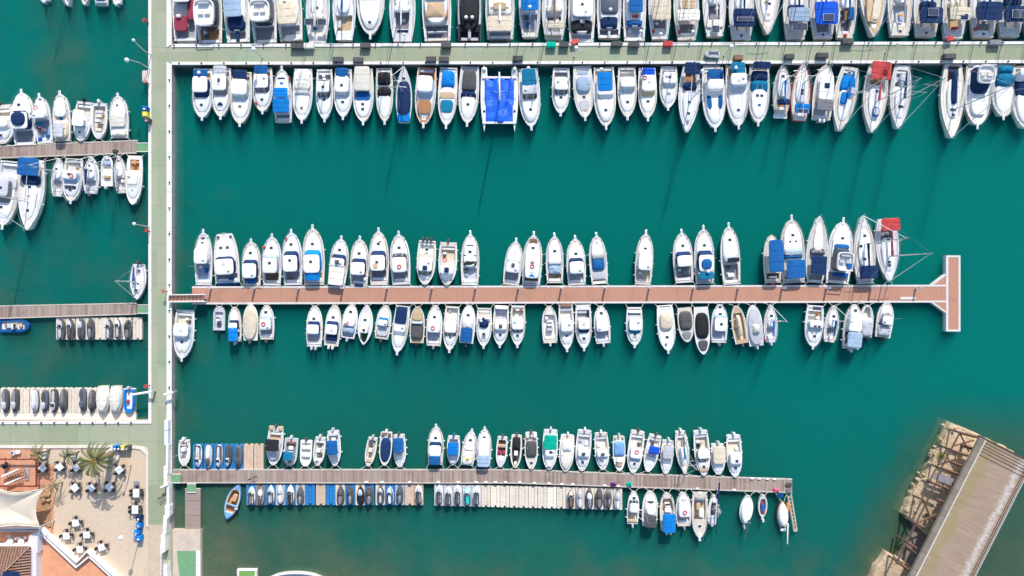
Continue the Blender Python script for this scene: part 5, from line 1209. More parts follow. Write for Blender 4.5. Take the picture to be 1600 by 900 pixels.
for i, u in enumerate((160, 180.5)):
    dock_lane(u, 607, 646, 19, 'do', True, 'wide cream dock lane under a big cream covered boat, %s of two' % ordinal(i+1), 'wide dock lanes')
    a, b_ = P(u, 603.5, 1), P(u, 646, 1); e, _ = make_boat('covered_boat', 4.2, 1.85, 'o', 'V,.02,.98,1.0,ow,.7,2.6')
    e.location = (a.x, a.y, .28); e.rotation_euler = (0, 0, math.pi); tag(e, 'small boat under a smooth cream cover on the dock, %s of the two' % ('left' if i == 0 else 'right'), 'covered boat', 'cream covered boats')
dock_lane(201, 607, 646, 20, 'do', True, 'cream dock lane at right end under a blue and white inflatable', 'wide dock lanes')
e, _ = make_boat('inflatable_boat', 3.6, 1.7, 'r', 'K,.05,.84,wt,.6 N Q,.5,.1,rd,.4,.5,.1 E,1,lg', hullcol='bb'); a = P(200.5, 609, .9); e.location = (a.x, a.y, .35); e.rotation_euler = (0,0,math.pi); tag(e, 'bright blue and white inflatable boat parked on the cream floating dock', 'inflatable boat')
a = P(-10, 645.5, .32); e = empty('floating_walkway', (a.x, a.y, 0), 0, 'cream floating walkway along the quay wall under the jet skis', 'floating dock'); sub('walkway_deck', [(-60,645.5),(212,645.5),(212,656),(-60,656)], -.2, .30, M['cv_do'], e)
NV = []
us = [392,407,422,438,453,469,484.5,501,517,531.5,547,562.7,577,594,609,624.5,640,654]
js = [('wt','mg',None),C('mg','wt'),('wt','lg',None),C('lg'),('ow','bk',None),C('dg'),None,None,None,C('dg','dg'),C('dg'),C('bk','lg'),C('dg'),('dg','lg',None),('bb','wt',None),C('dg'),None,('wt','dg',None)]
cs = ['lb','mg','lb','lg','lb','lg','lb','pt','lb','do','lb','do','lb','do','lb','bg','pt','pt']
lanes(list(zip(us, cs, js)), 757, 790, 15.2, False, 'below plank pontoon, left block', True)
us = [685.6+14.72*i for i in range(20)]
js = [('wt','sl',None)]*3+[('cy','cy',None),('wt','sl',None)]+[None]*9+[('bk','br',None),C('lg'),C('dg','wt'),C('dg'),C('mg','dg'),C('lg')]
lanes([(u, 'lg' if i < 5 else 'do', js[i]) for i, u in enumerate(us)], lambda u: 757+(u-685)*.022, lambda u: 791+(u-685)*.022, 14.6, False, 'below plank pontoon, right block', True)
lanes([(308.5,'lb',('wt','lg',None)),(325.5,'lb',C('lg','dg')),(341,'lb',('mg','lg',None)),(356.5,'lb',('dg','dg',None)),(372,'lb',C('sl','dg')),(388,'pt',None),(404,'pt',None)], 694, 733, 15.2, True, 'above the plank pontoon', False)
# jetty arm, lowered mast ------------------------------------------
e = empty('jetty_frame', P(1233,772,.5), 0, 'narrow pale lattice arm slanting down from the right end of plank pontoon', 'frame')
q0, q1, q2, q3 = [P(u, v, .55)-e.location for u, v in ((1231,775),(1236,773),(1245,829),(1241,830))]
b_ = MB(); b_.tube([q0, q3], .14, 5).tube([q1, q2], .14, 5).tube([q3, q2], .14, 5); b_.build('side_rail', mat('bleached_timber', (.5,.42,.34), .9, .15), e)
b_ = MB()
for i in range(9): b_.tube([q0.lerp(q3, i/9), q1.lerp(q2, (i+1)/9)], .07, 4)
b_.build('lattice', mat('bleached_timber', (.5,.42,.34)), e)
for (u0,v0,u1,v1,c_,lab) in ((1124,755,1119,836,'nv','dark blue lowered mast lying across a small boat and the plank pontoon'), (1170,813,1164,844,'dg','dark mast lying behind the white-covered rowing boat'), (1231,818,1230.5,850,'wt','pale spar sticking out below the old fishing boat')):
    q0, q1 = P(u0,v0,1.5), P(u1,v1,1.3); e = empty('lowered_mast', q0, 0, lab, 'mast'); MB().tube([(0,0,0), q1-q0], .14, 7, .07).build('spar', cm(c_), e); MB().tube([(-.3,-.4,0),(.3,-.4,0)], .04, 5).build('spreader', M['alu'], e)
for (u,v,c_,lab) in ((1212,766,'pk','pink heap of netting on the right end of the plank pontoon'),(1218,774,'bl','blue heap of netting hanging at the right end of plank pontoon'),(1232,757,'dg','dark heap of rope on the right end of the plank pontoon'),(1232,766,'mg','grey heap of gear on the plank pontoon corner below dark rope'),(958,757,'pu','small purple coil of rope on the lower edge of plank pontoon'),(983,757,'gr','small green heap of netting on the lower edge of plank pontoon'),(180,236.5,'dg','dark coil of hose on the upper left plank pontoon')):
    q = P(u,v,.6); e = empty('net_heap', (q.x,q.y,.58), 0, lab, 'net heap'); b_ = MB(); b_.torus((0,0,.10), .32, .13, 14, 6, .7).torus((.1,.05,.22), .2, .1, 12, 6, .8)
    for i in range(len(b_.v)):
        v_ = Vector(b_.v[i]); b_.v[i] = tuple(v_+Vector((noise.noise(v_*3+q), noise.noise(v_*3-q), 0))*.25)
    b_.build('netting', cm(c_), e)
# white fenders along plank pontoons' edges
fp = None
for i, u in enumerate([572,597,640,685,716,744,759,774,790,812,835,858,878,895,945,966,1090,1147,1175,1186,1199,1210]):
    up = u > 1160; q = P(u, (wtop(u)+.8 if up else wbot(u)-.8), .6)
    if fp is None: fp = empty('dock_fender', (0,0,0)); MB().box(0,0,0,.55,.28,.16,0,.8,.7).build('fender_pad', M['hull'], fp); e = fp
    else: e = copy_tree(fp)
    e.location = (q.x, q.y, .58); tag(e, 'small white fender pad on the edge of the long plank pontoon', 'fender', 'white fender pads on the plank pontoon')

# ================================================================ old wharf, lower right
AX = Vector((-113, -222, 0)).normalized(); AC = Vector((222, -113, 0)).normalized()*1.0
ZD = 4.6; A0 = P(1531, 683, ZD)
ang = math.atan2(AX.y, AX.x)        # local x runs down along the wharf
wr = empty('wharf', (A0.x, A0.y, 0), ang, 'old elevated timber wharf deck on steel trusses over crumbling concrete', 'wharf')
Ri = Matrix.Rotation(-ang, 3, 'Z')
def wl(u, v, z): q = Ri @ (P(u, v, z)-Vector((A0.x, A0.y, 0))); return q
m, n, b = nodes_of('old_wharf_deck', .9, .15); p = pos(n, True); X = xyz(n, p)
mp = nd(n, 'ShaderNodeMapping'); mp.inputs['Scale'].default_value = (1, .12, 1); n.links.new(p, mp.inputs[0])
mp2 = nd(n, 'ShaderNodeMapping'); mp2.inputs['Scale'].default_value = (2.2, .12, 1); n.links.new(p, mp2.inputs[0])
c = ramp(n, noise_n(n, mp.outputs[0], 2.2, 8, .7), [(.3,(.30,.21,.15)), (.5,(.345,.255,.185)), (.72,(.40,.315,.24))])
c = mix(n, mrange(n, noise_n(n, mp2.outputs[0], 3, 8, .75), .5, .7, 0, .5), c, (.21,.155,.115))
e1 = mrange(n, math_n(n, 'ADD', X[1], mrange(n, noise_n(n, p, .6, 6), .3, .7, -.8, .8)), 1.0, 1.8, 0, 1)
e2 = mrange(n, math_n(n, 'ADD', X[1], mrange(n, noise_n(n, p, .6, 6), .3, .7, -.8, .8)), 2.0, 3.4, 1, 0)
c = mix(n, math_n(n, 'MULTIPLY', math_n(n, 'MULTIPLY', e1, e2), .5), c, (.27,.24,.08))
wy = math_n(n, 'ABSOLUTE', math_n(n, 'SUBTRACT', math_n(n, 'ADD', X[1], mrange(n, noise_n(n, mp2.outputs[0], 3.0, 8, .8), .3, .7, -.9, .9)), 7.35))
wm = mrange(n, wy, .05, .6, .85, 0)
c = mix(n, math_n(n, 'MULTIPLY', wm, mrange(n, noise_n(n, p, 2, 6, .7), .3, .55, .3, 1)), c, (.62,.58,.56))
sp = mrange(n, noise_n(n, p, 2.2, 4, .8), .66, .72, 0, .7); c = mix(n, sp, c, (.68,.63,.58))
n.links.new(c, b.inputs['Base Color']); bump_n(n, b, noise_n(n, mp2.outputs[0], 6, 4), .2, .03); WD = m
TIM = plank_mat('grey_edge_timber', (.20,.165,.135), (.26,.22,.18), (.11,.085,.07), .9, 3.0)
RUST = mat('rusty_steel', (.16,.075,.05), .9, .3, 3, .3, 8); RUSTD = mat('dark_rusty_steel', (.09,.06,.05), .9, .3, 3)
LW = 46; sgn = -1 if wl(1600,716,ZD).y < 0 else 1
WWD = abs(wl(1612,724,ZD).y)
def wbox(x0, x1, y0, y1, z0, z1, name, m_): 
    mb = MB(); mb.prism([(x0, sgn*y0), (x1, sgn*y0), (x1, sgn*y1), (x0, sgn*y1)], z0, z1); return mb.build(name, m_, wr, False)
WD_obj = wbox(0, LW, .9, WWD, ZD-.35, ZD, 'deck', WD)
if sgn < 0:
    # stains are laid out on +y; mirror the lookup by flipping the coordinate
    for nn in WD.node_tree.nodes:
        if nn.type == 'SEPXYZ': pass
wbox(0, LW, 0, .85, ZD-.35, ZD+.08, 'edge_beam', TIM)
wbox(0, LW, .86, 1.0, ZD+.0, ZD+.14, 'edge_strip', mat('pale_strip', (.6,.58,.48), .8, .15))
wbox(0, LW, WWD-.55, WWD-.5, ZD, ZD+.10, 'edge_strip', RUSTD); wbox(0, LW, WWD-.25, WWD-.2, ZD, ZD+.10, 'edge_strip', RUSTD); wbox(0, LW, WWD, WWD+.09, ZD-.1, ZD+.2, 'edge_strip', M['cv_lg'])
for i, x in enumerate((.35, .8, 1.25, 1.7, 2.3)): wbox(x, x+.07, 1.05, WWD-.1, ZD+.003, ZD+.05, 'cross_rail', RUSTD)
wbox(-.25, 0, 0, WWD, ZD-.5, ZD+.05, 'end_beam', RUSTD)
for x in range(2, 44, 6):
    for y in (.5, WWD-.6): 
        mb = MB(); mb.tube([(x, sgn*y, -3), (x, sgn*y, ZD-.35)], .25, 8); mb.build('pile', RUSTD, wr)
# truss bays projecting to the left (negative y side)
ZT = 3.6
def beam(p0, p1, r_, m_, name='truss_beam'): mb = MB(); mb.tube([p0, p1], r_, 4); mb.build(name, m_, wr)
def W_(u, v, z): q = wl(u, v, z); return (q.x, q.y, z)
for (u0,v0,u1,v1,r_) in ((1500,676,1528,683,.22),(1500,677,1514,706,.13),(1489,697,1522,688,.13),(1486,703,1512,712,.2),(1510,697,1518,700,.2),(1487,722,1503,728,.2),(1470,731,1498,741,.2),(1462,756,1482,764,.2),(1443,781,1456,815,.15),(1432,818,1464,803,.15),(1463,780,1474,784,.18),(1430,818,1444,824,.2),(1418,848,1432,857,.2),(1402,878,1424,893,.2),(1490,705,1500,740,.09),(1494,705,1490,738,.09),(1470,733,1462,758,.1)):
    beam(W_(u0,v0,ZT), W_(u1,v1,ZT), r_, RUST)
beam(W_(1500,676,ZT), W_(1470,733,ZT), .14, RUSTD); beam(W_(1462,756,ZT), W_(1400,882,ZT), .14, RUSTD)
for (u,v) in ((1500,676),(1487,703),(1470,732),(1462,757),(1443,782),(1430,818),(1418,848),(1402,878)):
    q = W_(u, v, ZT); beam((q[0], q[1], .5), q, .14, RUSTD, 'truss_post')
q = [W_(u, v, 3.4)[:2] for u, v in ((1463,738),(1493,749),(1489,760),(1458,748))]; mb = MB(); mb.prism(q, 3.3, 3.42); mb.build('steel_plate', mat('grey_steel_plate', (.25,.23,.25), .6, .15), wr, False)
# concrete base
m, n, b = nodes_of('crumbling_concrete', .95, .1); p = pos(n)
c = ramp(n, noise_n(n, p, .8, 9, .75), [(.3,(.40,.27,.16)), (.5,(.60,.45,.29)), (.68,(.68,.57,.43))])
c = mix(n, mrange(n, noise_n(n, p, 3.2, 8, .8), .55, .68, 0, .75), c, (.16,.11,.07))
n.links.new(c, b.inputs['Base Color']); bump_n(n, b, noise_n(n, p, 3, 8, .7), 1.0, .3); CRU = m
def rough_block(name, pts, z0, z1, lab, sub_=4):
    P_ = [P(u, v, z1) for u, v in pts]; rg = []
    out = []
    nn_ = len(P_)
    for i in range(nn_):
        a_, b2 = P_[i], P_[(i+1)%nn_]; k_ = max(2, int((b2-a_).length/.5))
        for j in range(k_):
            q_ = a_.lerp(b2, j/k_); d_ = (b2-a_).normalized(); nrm = Vector((d_.y, -d_.x, 0))
            q_ += nrm*(noise.noise(q_*.8)*.3+noise.noise(q_*2.3)*.15); out.append(q_)
    c_ = sum(out, Vector())/len(out)
    for z_, k_ in ((z0, 1.04), (z1-.5, 1.01), (z1-.1, 1.0), (z1, .975)):
        rg.append([Vector(((q_.x-c_.x)*k_+c_.x, (q_.y-c_.y)*k_+c_.y, z_+(noise.noise(q_*2)*.12 if z_ > 0 else 0))) for q_ in out])
    mb = MB(); mb.rings(rg, False, True); o_ = mb.build(name, CRU); tag(o_, lab, 'concrete block', 'crumbled concrete bases of the wharf'); return o_
ob = rough_block('concrete_base', [(1487,662),(1530,680),(1585,706),(1560,760),(1500,860),(1452,836),(1414,803),(1418,790),(1432,764),(1444,750),(1455,728),(1462,716),(1470,700),(1477,682)], -2, 1.2, 'large crumbling concrete base under the upper end of the wharf')
ob = rough_block('concrete_base', [(1386,864),(1404,873),(1425,886),(1440,960),(1340,960),(1366,896)], -2, 1.2, 'smaller crumbling concrete block under the lower end of the wharf')
poly('sunken_slab', [(1432,815),(1500,800),(1470,900),(1400,900),(1404,868)], -2, .35, mat('wet_concrete', (.24,.19,.16), .9, .2, 1.2, .4, 6), kind='structure')
mb = MB(); rr = random.Random(3)
for k in range(60):
    t_ = rr.random(); q = P(1487,664,1.2).lerp(P(1418,800,1.2), t_)+Vector((rr.uniform(-.9,1.0), rr.uniform(-.8,.5), 0)); s_ = rr.uniform(.12,.5)
    mb.box(q.x, q.y, rr.uniform(.2,1.0), s_, s_*rr.uniform(.6,1.2), s_*.7+.2, rr.random()*3, .7, .7)
tag(mb.build('rubble', CRU, smooth=False), kind='stuff', label='broken concrete rubble along the old wharf base', cat='rubble')
# dry shrub on the base
e = empty('shrub', P(1471,711,1.2), 0, 'small yellow-green shrub growing on the crumbling concrete base', 'shrub'); mb = MB()
for k in range(260):
    d_ = Vector((rr.gauss(0,1), rr.gauss(0,1), abs(rr.gauss(0,.7)))); d_ = d_.normalized()*rr.uniform(.1,.75); t_ = Vector((rr.gauss(0,1), rr.gauss(0,1), rr.gauss(0,.4))).normalized()*.13; u_ = t_.cross(d_).normalized()*.05
    i0 = len(mb.v); mb.v += [tuple(d_-u_), tuple(d_+t_), tuple(d_+u_), tuple(d_-t_*.4)]; mb.f.append([i0,i0+1,i0+2,i0+3])
mb.build('foliage', mat('dry_leaves', (.34,.30,.06), .8, .3, 4), e, False); MB().tube([(0,0,-.1),(.05,.02,.4)], .05, 5, .02).build('stem', mat('bark', (.2,.14,.09), .9), e)

# ================================================================ terrace furniture
TW = mat('table_white', (.80,.80,.82), .4, .02); CHB = mat('dark_rattan', (.035,.035,.045), .7, .2, 6)
tproto = None; cproto = None
def R4(x, y, z=1.0): return P(x/3.461, 640+y/3.461, z)
tabs = [(228,316,45,34,34,'nd'),(321,310,40,34,34,'nd'),(410,314,35,32,32,'nd'),(643,326,45,36,36,'nd'),(403,423,42,36,36,'nd'),(493,424,38,33,33,'nd'),(590,420,42,36,36,'nd'),(735,452,0,34,46,''),(729,541,0,34,44,''),(407,614,8,36,36,''),(357,684,6,36,36,''),(467,678,4,36,36,''),(430,757,6,36,36,''),(547,745,18,36,36,'')]
names = ['nearest the small left palm','second from left in the top row','partly under the big palm, top row','alone at upper right beside the planter','leftmost of the middle row','middle one of the middle row','rightmost of the middle row in palm shadow','long one near the right kerb, upper','long one near the right kerb, lower','topmost of the lower cluster','left in the lower cluster','right in the lower cluster','lower left beside the building wall','lower right beside the building corner']
for (x, y, a_, w_, l_, f_), nm in zip(tabs, names):
    q = R4(x, y, 1.8); root = empty('cafe_table', (q.x, q.y, Z1+.05), R(a_), 'white square cafe table, '+nm, 'table', 'white cafe tables on the terrace')
    w1, l1_ = w_/3.461/10*.98, l_/3.461/10*.98
    MB().box(0,0,.72,w1,l1_,.04).build('tabletop', TW, root, False); b_ = MB(); b_.tube([(0,0,.03),(0,0,.72)], .04, 8).box(0,0,0,.5,.5,.03); b_.build('pedestal_leg', M['cv_dg'], root)
    MB().box(.05,.02,.76,.12,.12,.08).build('napkin_holder', M['cv_lg'], root)
    sides = [(1,0),(-1,0),(0,1),(0,-1)] if l_ == w_ else [(1,-.25),(1,.25),(-1,-.25),(-1,.25),(0,1)]
    for k_, (sx, sy) in enumerate(sides):
        if f_ == '' and l_ == w_ and k_ == 3: continue
        dx, dy = sx*(w1/2+.22), sy*(l1_/2+.22) if abs(sy) == 1 else sy*l1_
        v_ = Matrix.Rotation(R(a_), 3, 'Z') @ Vector((dx, dy, 0)); rz = math.atan2(v_.y, v_.x) if l_ == w_ else (0 if sx > 0 else math.pi if sx < 0 else math.pi/2)
        if cproto is None:
            cproto = empty('cafe_chair', (0,0,0)); MB().box(0,0,.42,.46,.46,.05).build('seat', CHB, cproto, False)
            b_ = MB(); b_.tube([(-.1,-.24,.85),(.16,-.24,.86),(.26,-.12,.88),(.27,0,.9),(.26,.12,.88),(.16,.24,.86),(-.1,.24,.85)], .045, 5); b_.box(.25,0,.47,.04,.42,.4); b_.build('backrest', CHB, cproto)
            for lx in (-.19,.19):
                for ly in (-.19,.19): MB().tube([(lx,ly,0),(lx,ly,.42)], .02, 4).build('leg', CHB, cproto)
            c_ = cproto
        else: c_ = copy_tree(cproto)
        c_.location = (q.x+v_.x, q.y+v_.y, Z1+.05); c_.rotation_euler = (0,0,rz+random.uniform(-.25,.25))
        side = ('right' if v_.x > .2 else 'left' if v_.x < -.2 else '')+(' upper' if v_.y > .2 else ' lower' if v_.y < -.2 else '')
        tag(c_, ('dark chair, %s side of table %s' % (side.strip(), nm.split(',')[0])), 'chair', 'dark cafe chairs around the terrace tables')
for (x, y, lab) in ((738,405,'dark square mat beside the upper long white table'), (738,700,'grey square mat beside the blue bins on the terrace')):
    q = R4(x, y, 1.06); e = empty('mat', (q.x,q.y,Z1+.05), 0, lab, 'mat'); MB().box(0,0,.004,.9,.95,.03).build('mat_surface', mat('grey_mat', (.24,.24,.28), .9, .08), e, False); MB().box(0,-.42,.036,.8,.05,.01).build('mat_edge', M['cv_dg'], e, False)
# palms ------------------------------------------------------------------
def palm(cx, cy, zc, rad, nf, lab, trunk=.28, sd=1, spread=None):
    q = R4(cx, cy, Z1+zc); rnd = random.Random(sd); root = empty('palm_tree', (q.x, q.y, Z1), 0, lab, 'palm tree', 'palms on the terrace')
    rg = []
    for i in range(12):
        z_ = zc*i/11; r_ = trunk*(1.25-.25*i/11)*(1.08 if i % 2 else .95); rg.append([(r_*math.cos(2*math.pi*k/10), r_*math.sin(2*math.pi*k/10), z_) for k in range(10)])
    MB().rings(rg, True, True).build('trunk', mat('palm_bark', (.22,.15,.10), .95, .3, 5, .6, 8), root)
    fg = [MB(), MB(), MB()]
    for f in range(nf):
        az = 2*math.pi*f/nf+rnd.uniform(-.15,.15) if spread is None else rnd.uniform(*spread); el = rnd.choice((.15,.45,.75,1.05))+rnd.uniform(-.1,.1); L_ = rad*(.8 if el > .9 else 1)*rnd.uniform(.85,1.1)
        g = fg[rnd.randrange(3)]; px, pz = .1, 0; ax = Vector((math.cos(az), math.sin(az), 0)); sd_ = Vector((-math.sin(az), math.cos(az), 0)); e_ = el; N_ = 30
        for i in range(N_):
            st = L_/N_; px += math.cos(e_)*st; pz += math.sin(e_)*st; e_ -= (1.5+el*.6)/N_
            c_ = Vector((0,0,zc))+ax*px+Vector((0,0,pz))
            t_ = i/N_; ll = (.12+.50*math.sin(math.pi*min(1, t_*.9+.12)))*rad/3.6
            for sg in (-1, 1):
                tip = c_+sd_*sg*ll*.62+ax*ll*.72+Vector((0,0,-.18*ll+rnd.uniform(-.05,.05))); wv = ax*.034*rad/2.6
                i0 = len(g.v); g.v += [tuple(c_-wv), tuple(c_+wv), tuple(tip)]; g.f.append([i0,i0+1,i0+2])
            if i % 3 == 0 and i < N_-3:
                g.tube([c_, c_+ax*math.cos(e_)*st*3+Vector((0,0,math.sin(e_)*st*3))], .03, 3)
    for g, col in zip(fg, ((.10,.13,.035), (.18,.18,.05), (.07,.10,.035))):
        if g.v: g.build('fronds', mat('palm_leaf_%d' % int(col[0]*100), col, .6, .2, 3), root, False)
    if trunk > .2:
        mb = MB()
        for k in range(26):
            a_ = rnd.random()*6.28; mb.tube([(0,0,zc-.1),(math.cos(a_)*.25,math.sin(a_)*.25,zc+.25),(math.cos(a_)*.55,math.sin(a_)*.55,zc+.1)], .05, 4, .02)
        mb.build('fruit_stalks', mat('palm_stalk', (.42,.22,.05), .7, .2), root)
    return root
palm(512, 276, 4.6, 3.15, 34, 'big palm tree with long green fronds at the top of the terrace', .38, 4)
palm(205, 240, 2.6, 1.8, 20, 'small yellow-green palm at left in front of the terracotta floor', .12, 5)
palm(368, 250, 2.6, 1.6, 22, 'small pale green palm left of the big palm', .12, 6)
palm(292, 412, 2.0, 1.3, 16, 'small dark palm beside the corner of the cream shade sail', .10, 8)
# planters, rocks -----------------------------------------------------------
def planter(x, y, r_, lab, hole=True):
    q = R4(x, y, 1.3); e = empty('planter', (q.x,q.y,Z1+.05), 0, lab, 'planter', 'round stone planters'); n_ = 20
    MB().rings([[(k_*math.cos(2*math.pi*i/n_), k_*math.sin(2*math.pi*i/n_), z_) for i in range(n_)] for k_, z_ in ((r_*.95,0),(r_,.32),(r_*.97,.36),(r_*.72,.36),(r_*.70,.28))], True, True).build('planter_wall', mat('pale_stone', (.7,.64,.58)), e)
    MB().ball((0,0,.3), r_*.6, 1, 1, .3).build('soil', mat('planter_gravel', (.5,.44,.38), .9, .2, 4), e)
planter(605, 250, 1.15, 'large round pale planter right of the big palm'); planter(232, 242, .75, 'small round planter beside the leftmost small palm'); planter(405, 250, .7, 'small round planter just left of the big palm')
MB_ = MB(); 
e = empty('boulder_group', R4(240,520,1.05), 0, 'brown rocks with wooden garden figures between shade sail and paving', 'rocks'); e.location.z = Z1+.05
for (x, y, r_) in ((255,462,.55),(235,490,.45),(262,490,.35),(225,470,.3),(245,612,.4),(262,628,.3),(250,440,.3)):
    q = R4(x,y,1.2)-e.location; b_ = MB(); b_.ball((q.x,q.y,.15), r_, 1, .8, .7, 10, 6)
    for i in range(len(b_.v)): v_ = Vector(b_.v[i]); b_.v[i] = tuple(v_+Vector((noise.noise(v_*3), noise.noise(v_*3+Vector((5,5,5))), noise.noise(v_*2)))*.2)
    b_.build('rock', mat('brown_rock', (.34,.22,.12), .95, .3, 3), e)
poly('garden_bed', [(66,755),(80,764),(80,826),(60,816),(54,795),(58,770)], Z1+.062, Z1+.08, mat('bed_soil', (.40,.22,.12), .95, .3, 2.5))
# framed terracotta deck with stacked frames ---------------------------------
DR = mat('dark_red_frame', (.20,.045,.025), .7, .15)
e = empty('pergola', R4(0,270,2.5), 0, 'low dark red frame around the terracotta deck at the left edge', 'pergola')
for pts in ([(-40,717),(56,717),(56,718.8),(-40,718.8)], [(55,718.8),(57,718.8),(57,761),(55,761)], [(-40,759),(55,759),(55,761),(-40,761)]): sub2('frame_beam', pts, 1.9, 2.1, DR, e)
for u, v in ((56,718),(56,760),(2,718),(2,760)): q = P(u,v,2.0)-e.location; MB().tube([(q.x,q.y,-1.4),(q.x,q.y,-.4)], .07, 6).build('frame_post', DR, e)
e = empty('rack', P(22,745,2), .35, 'grey lattice rack with white rolled parasols leaning on terracotta deck', 'rack')
b_ = MB()
for i in range(8): b_.box(-1.4+i*.4, 0, -.6, .05, 1.5, .05)
for i in range(4): b_.box(0, -.7+i*.45, -.55, 3.0, .05, .05)
b_.build('lattice', M['cv_dg'], e, False)
for y in (.75, -.6): MB().tube([(-1.9,y-.1,-.3),(.9,y+.1,-.1)], .2, 8, .08).build('rolled_parasol', M['cv_wt'], e)
for (x, y, lab) in ((35,305,'dark folded chairs stacked in the corner of the terracotta deck'),):
    q = R4(x,y,1.5); e = empty('stacked_chairs', (q.x,q.y,Z1+.06), .5, lab, 'chair stack')
    for k_ in range(3): MB().box(k_*.25-.2, k_*.15, .3+k_*.18, .5, .5, .06, .3*k_).build('seat', CHB, e, False); MB().box(k_*.25-.42, k_*.15, .3+k_*.18, .06, .5, .5, .3*k_).build('backrest', CHB, e, False)
    b_ = MB(); b_.tube([(-.3,0,0),(-.3,0,.4)], .03, 4).tube([(.3,0,0),(.3,0,.4)], .03, 4).tube([(.1,.3,0),(.1,.3,.7)], .03, 4); b_.build('leg', CHB, e)
e = empty('slatted_panel', R4(145,348,1.2), 0, 'small ladder-like white slatted panel standing on the terracotta deck', 'panel')
b_ = MB()
for i in range(9): b_.box(0, -.9+i*.22, 0, .45, .08, .06)
b_.build('slat', M['cv_lg'], e, False); b_ = MB(); b_.box(-.25,0,-.03,.05,2.0,.06).box(.25,0,-.03,.05,2.0,.06); b_.build('side_rail', M['cv_gy'], e, False)
for k_, (x, y) in enumerate(((75,235),(100,228))):
    q = R4(x,y,1.3); e = empty('lounge_chair', (q.x,q.y,Z1+.05), .6+k_, 'white garden chair near the top left terrace kerb, '+('left' if k_ == 0 else 'right')+' of two', 'chair', 'white garden chairs')
    MB().box(0,0,.35,.55,.6,.08).build('seat', M['cv_wt'], e, False); MB().box(0,.3,.4,.55,.08,.5).build('backrest', M['cv_wt'], e, False); b_ = MB()
    for lx in (-.22,.22):
        for ly in (-.25,.25): b_.tube([(lx,ly,0),(lx,ly,.36)], .025, 4)
    b_.build('leg', M['cv_lg'], e)
# shade sail --------------------------------------------------------------------
def sail():
    zc = 4.0; edge = [R4(*q_, zc) for q_ in ((-160,380),(0,432),(40,445),(90,450),(140,446),(190,437),(237,428),(212,462),(196,500),(190,540),(194,580),(206,615),(214,634),(150,628),(90,625),(40,629),(0,633),(-160,640))]
    c_ = R4(20,535,zc-.3); root = empty('shade_sail', (c_.x,c_.y,Z1), 0, 'large cream fabric shade sail with curved edges beside the building', 'shade sail')
    o_ = Vector((c_.x,c_.y,Z1)); mb = MB(); n_ = len(edge); rr_ = []
    for k_ in (1,.75,.5,.25,.02):
        r_ = []
        for e_ in edge: q_ = c_.lerp(e_, k_); q_.z = zc-.9*(1-k_**1.5)+noise.noise(q_*.6)*.06; r_.append(q_-o_)
        rr_.append(r_)
    mb.rings(rr_, False, True); s_ = mb.build('fabric', mat('cream_canvas', (.66,.57,.46), .85, .05, .5, .2, 3, spec=.1), root); md = s_.modifiers.new('t', 'SOLIDIFY'); md.thickness = .02
    for i in (6, 12): q_ = edge[i]-o_; MB().tube([(q_.x+.25,q_.y,0),(q_.x+.05,q_.y,q_.z)], .07, 6).build('sail_post', M['cv_lg'], root)
    b_ = MB(); b_.tube([q_-o_ for q_ in edge], .05, 4); b_.build('edge_rope', M['cv_ow'], root)
sail()
# building --------------------------------------------------------------------------
ZB = 1.95
def R2(x, y, z): return P(x/7.5, 780+y/7.5, z)
bd = empty('building', P(20,870,0), 0, 'terracotta-floored restaurant building with white parapet walls and tiled roof', 'building'); bd.location.z = 0
def bp(name, pts, z0, z1, m_, conv=R2):
    zc = Z1 if name in ('parapet','wall') else z1
    mb = MB(); mb.prism([tuple((conv(x, y, zc)-bd.location)[:2]) for x, y in pts], z0, z1); return mb.build(name, m_, bd, False)
FL = mat('terracotta_roof_floor', (.70,.32,.18), .85, .14, .8, .1, 6)
outer = [(-600,324),(500,306),(945,702),(1062,575),(1425,902),(1600,1060),(-600,1060)]
WH = mat('white_render', (.80,.78,.77), .8, .03, 1)
bp('floor', [(-600,345),(470,340),(915,735),(1055,612),(1400,930),(1520,1060),(-600,1060)], ZB-.9, ZB-.6, FL)
bp('parapet', [(-600,322),(500,306),(491,323),(-600,338)], Z1, ZB+.1, WH); bp('parapet', [(500,306),(945,702),(934,716),(491,323)], Z1, ZB+.1, WH)
bp('parapet', [(945,702),(1062,572),(1062,594),(940,722),(934,716)], Z1, ZB+.1, WH); bp('parapet', [(1062,572),(1600,1060),(1578,1060),(1062,594)], Z1, ZB+.1, WH)
PK = mat('pale_tile_band', (.60,.50,.50), .8, .08, 2)
bp('gutter_band', [(-600,352),(470,347),(455,365),(-600,370)], ZB-.6, ZB-.2, PK); bp('gutter_band', [(478,349),(903,742),(885,790),(455,368)], ZB-.6, ZB-.2, PK)
bp('gutter_band', [(1062,626),(1540,1060),(1470,1060),(1040,660)], ZB-.6, ZB-.2, PK)
bp('inner_kerb', [(-600,371),(452,368),(440,380),(-600,382)], ZB-.6, ZB-.05, WH); bp('inner_kerb', [(452,369),(884,792),(884,812),(430,380)], ZB-.6, ZB-.05, WH); bp('inner_kerb', [(884,792),(1040,662),(1045,680),(884,812)], ZB-.6, ZB-.05, WH); bp('inner_kerb', [(1040,662),(1468,1060),(1448,1060),(1034,680)], ZB-.6, ZB-.05, WH)
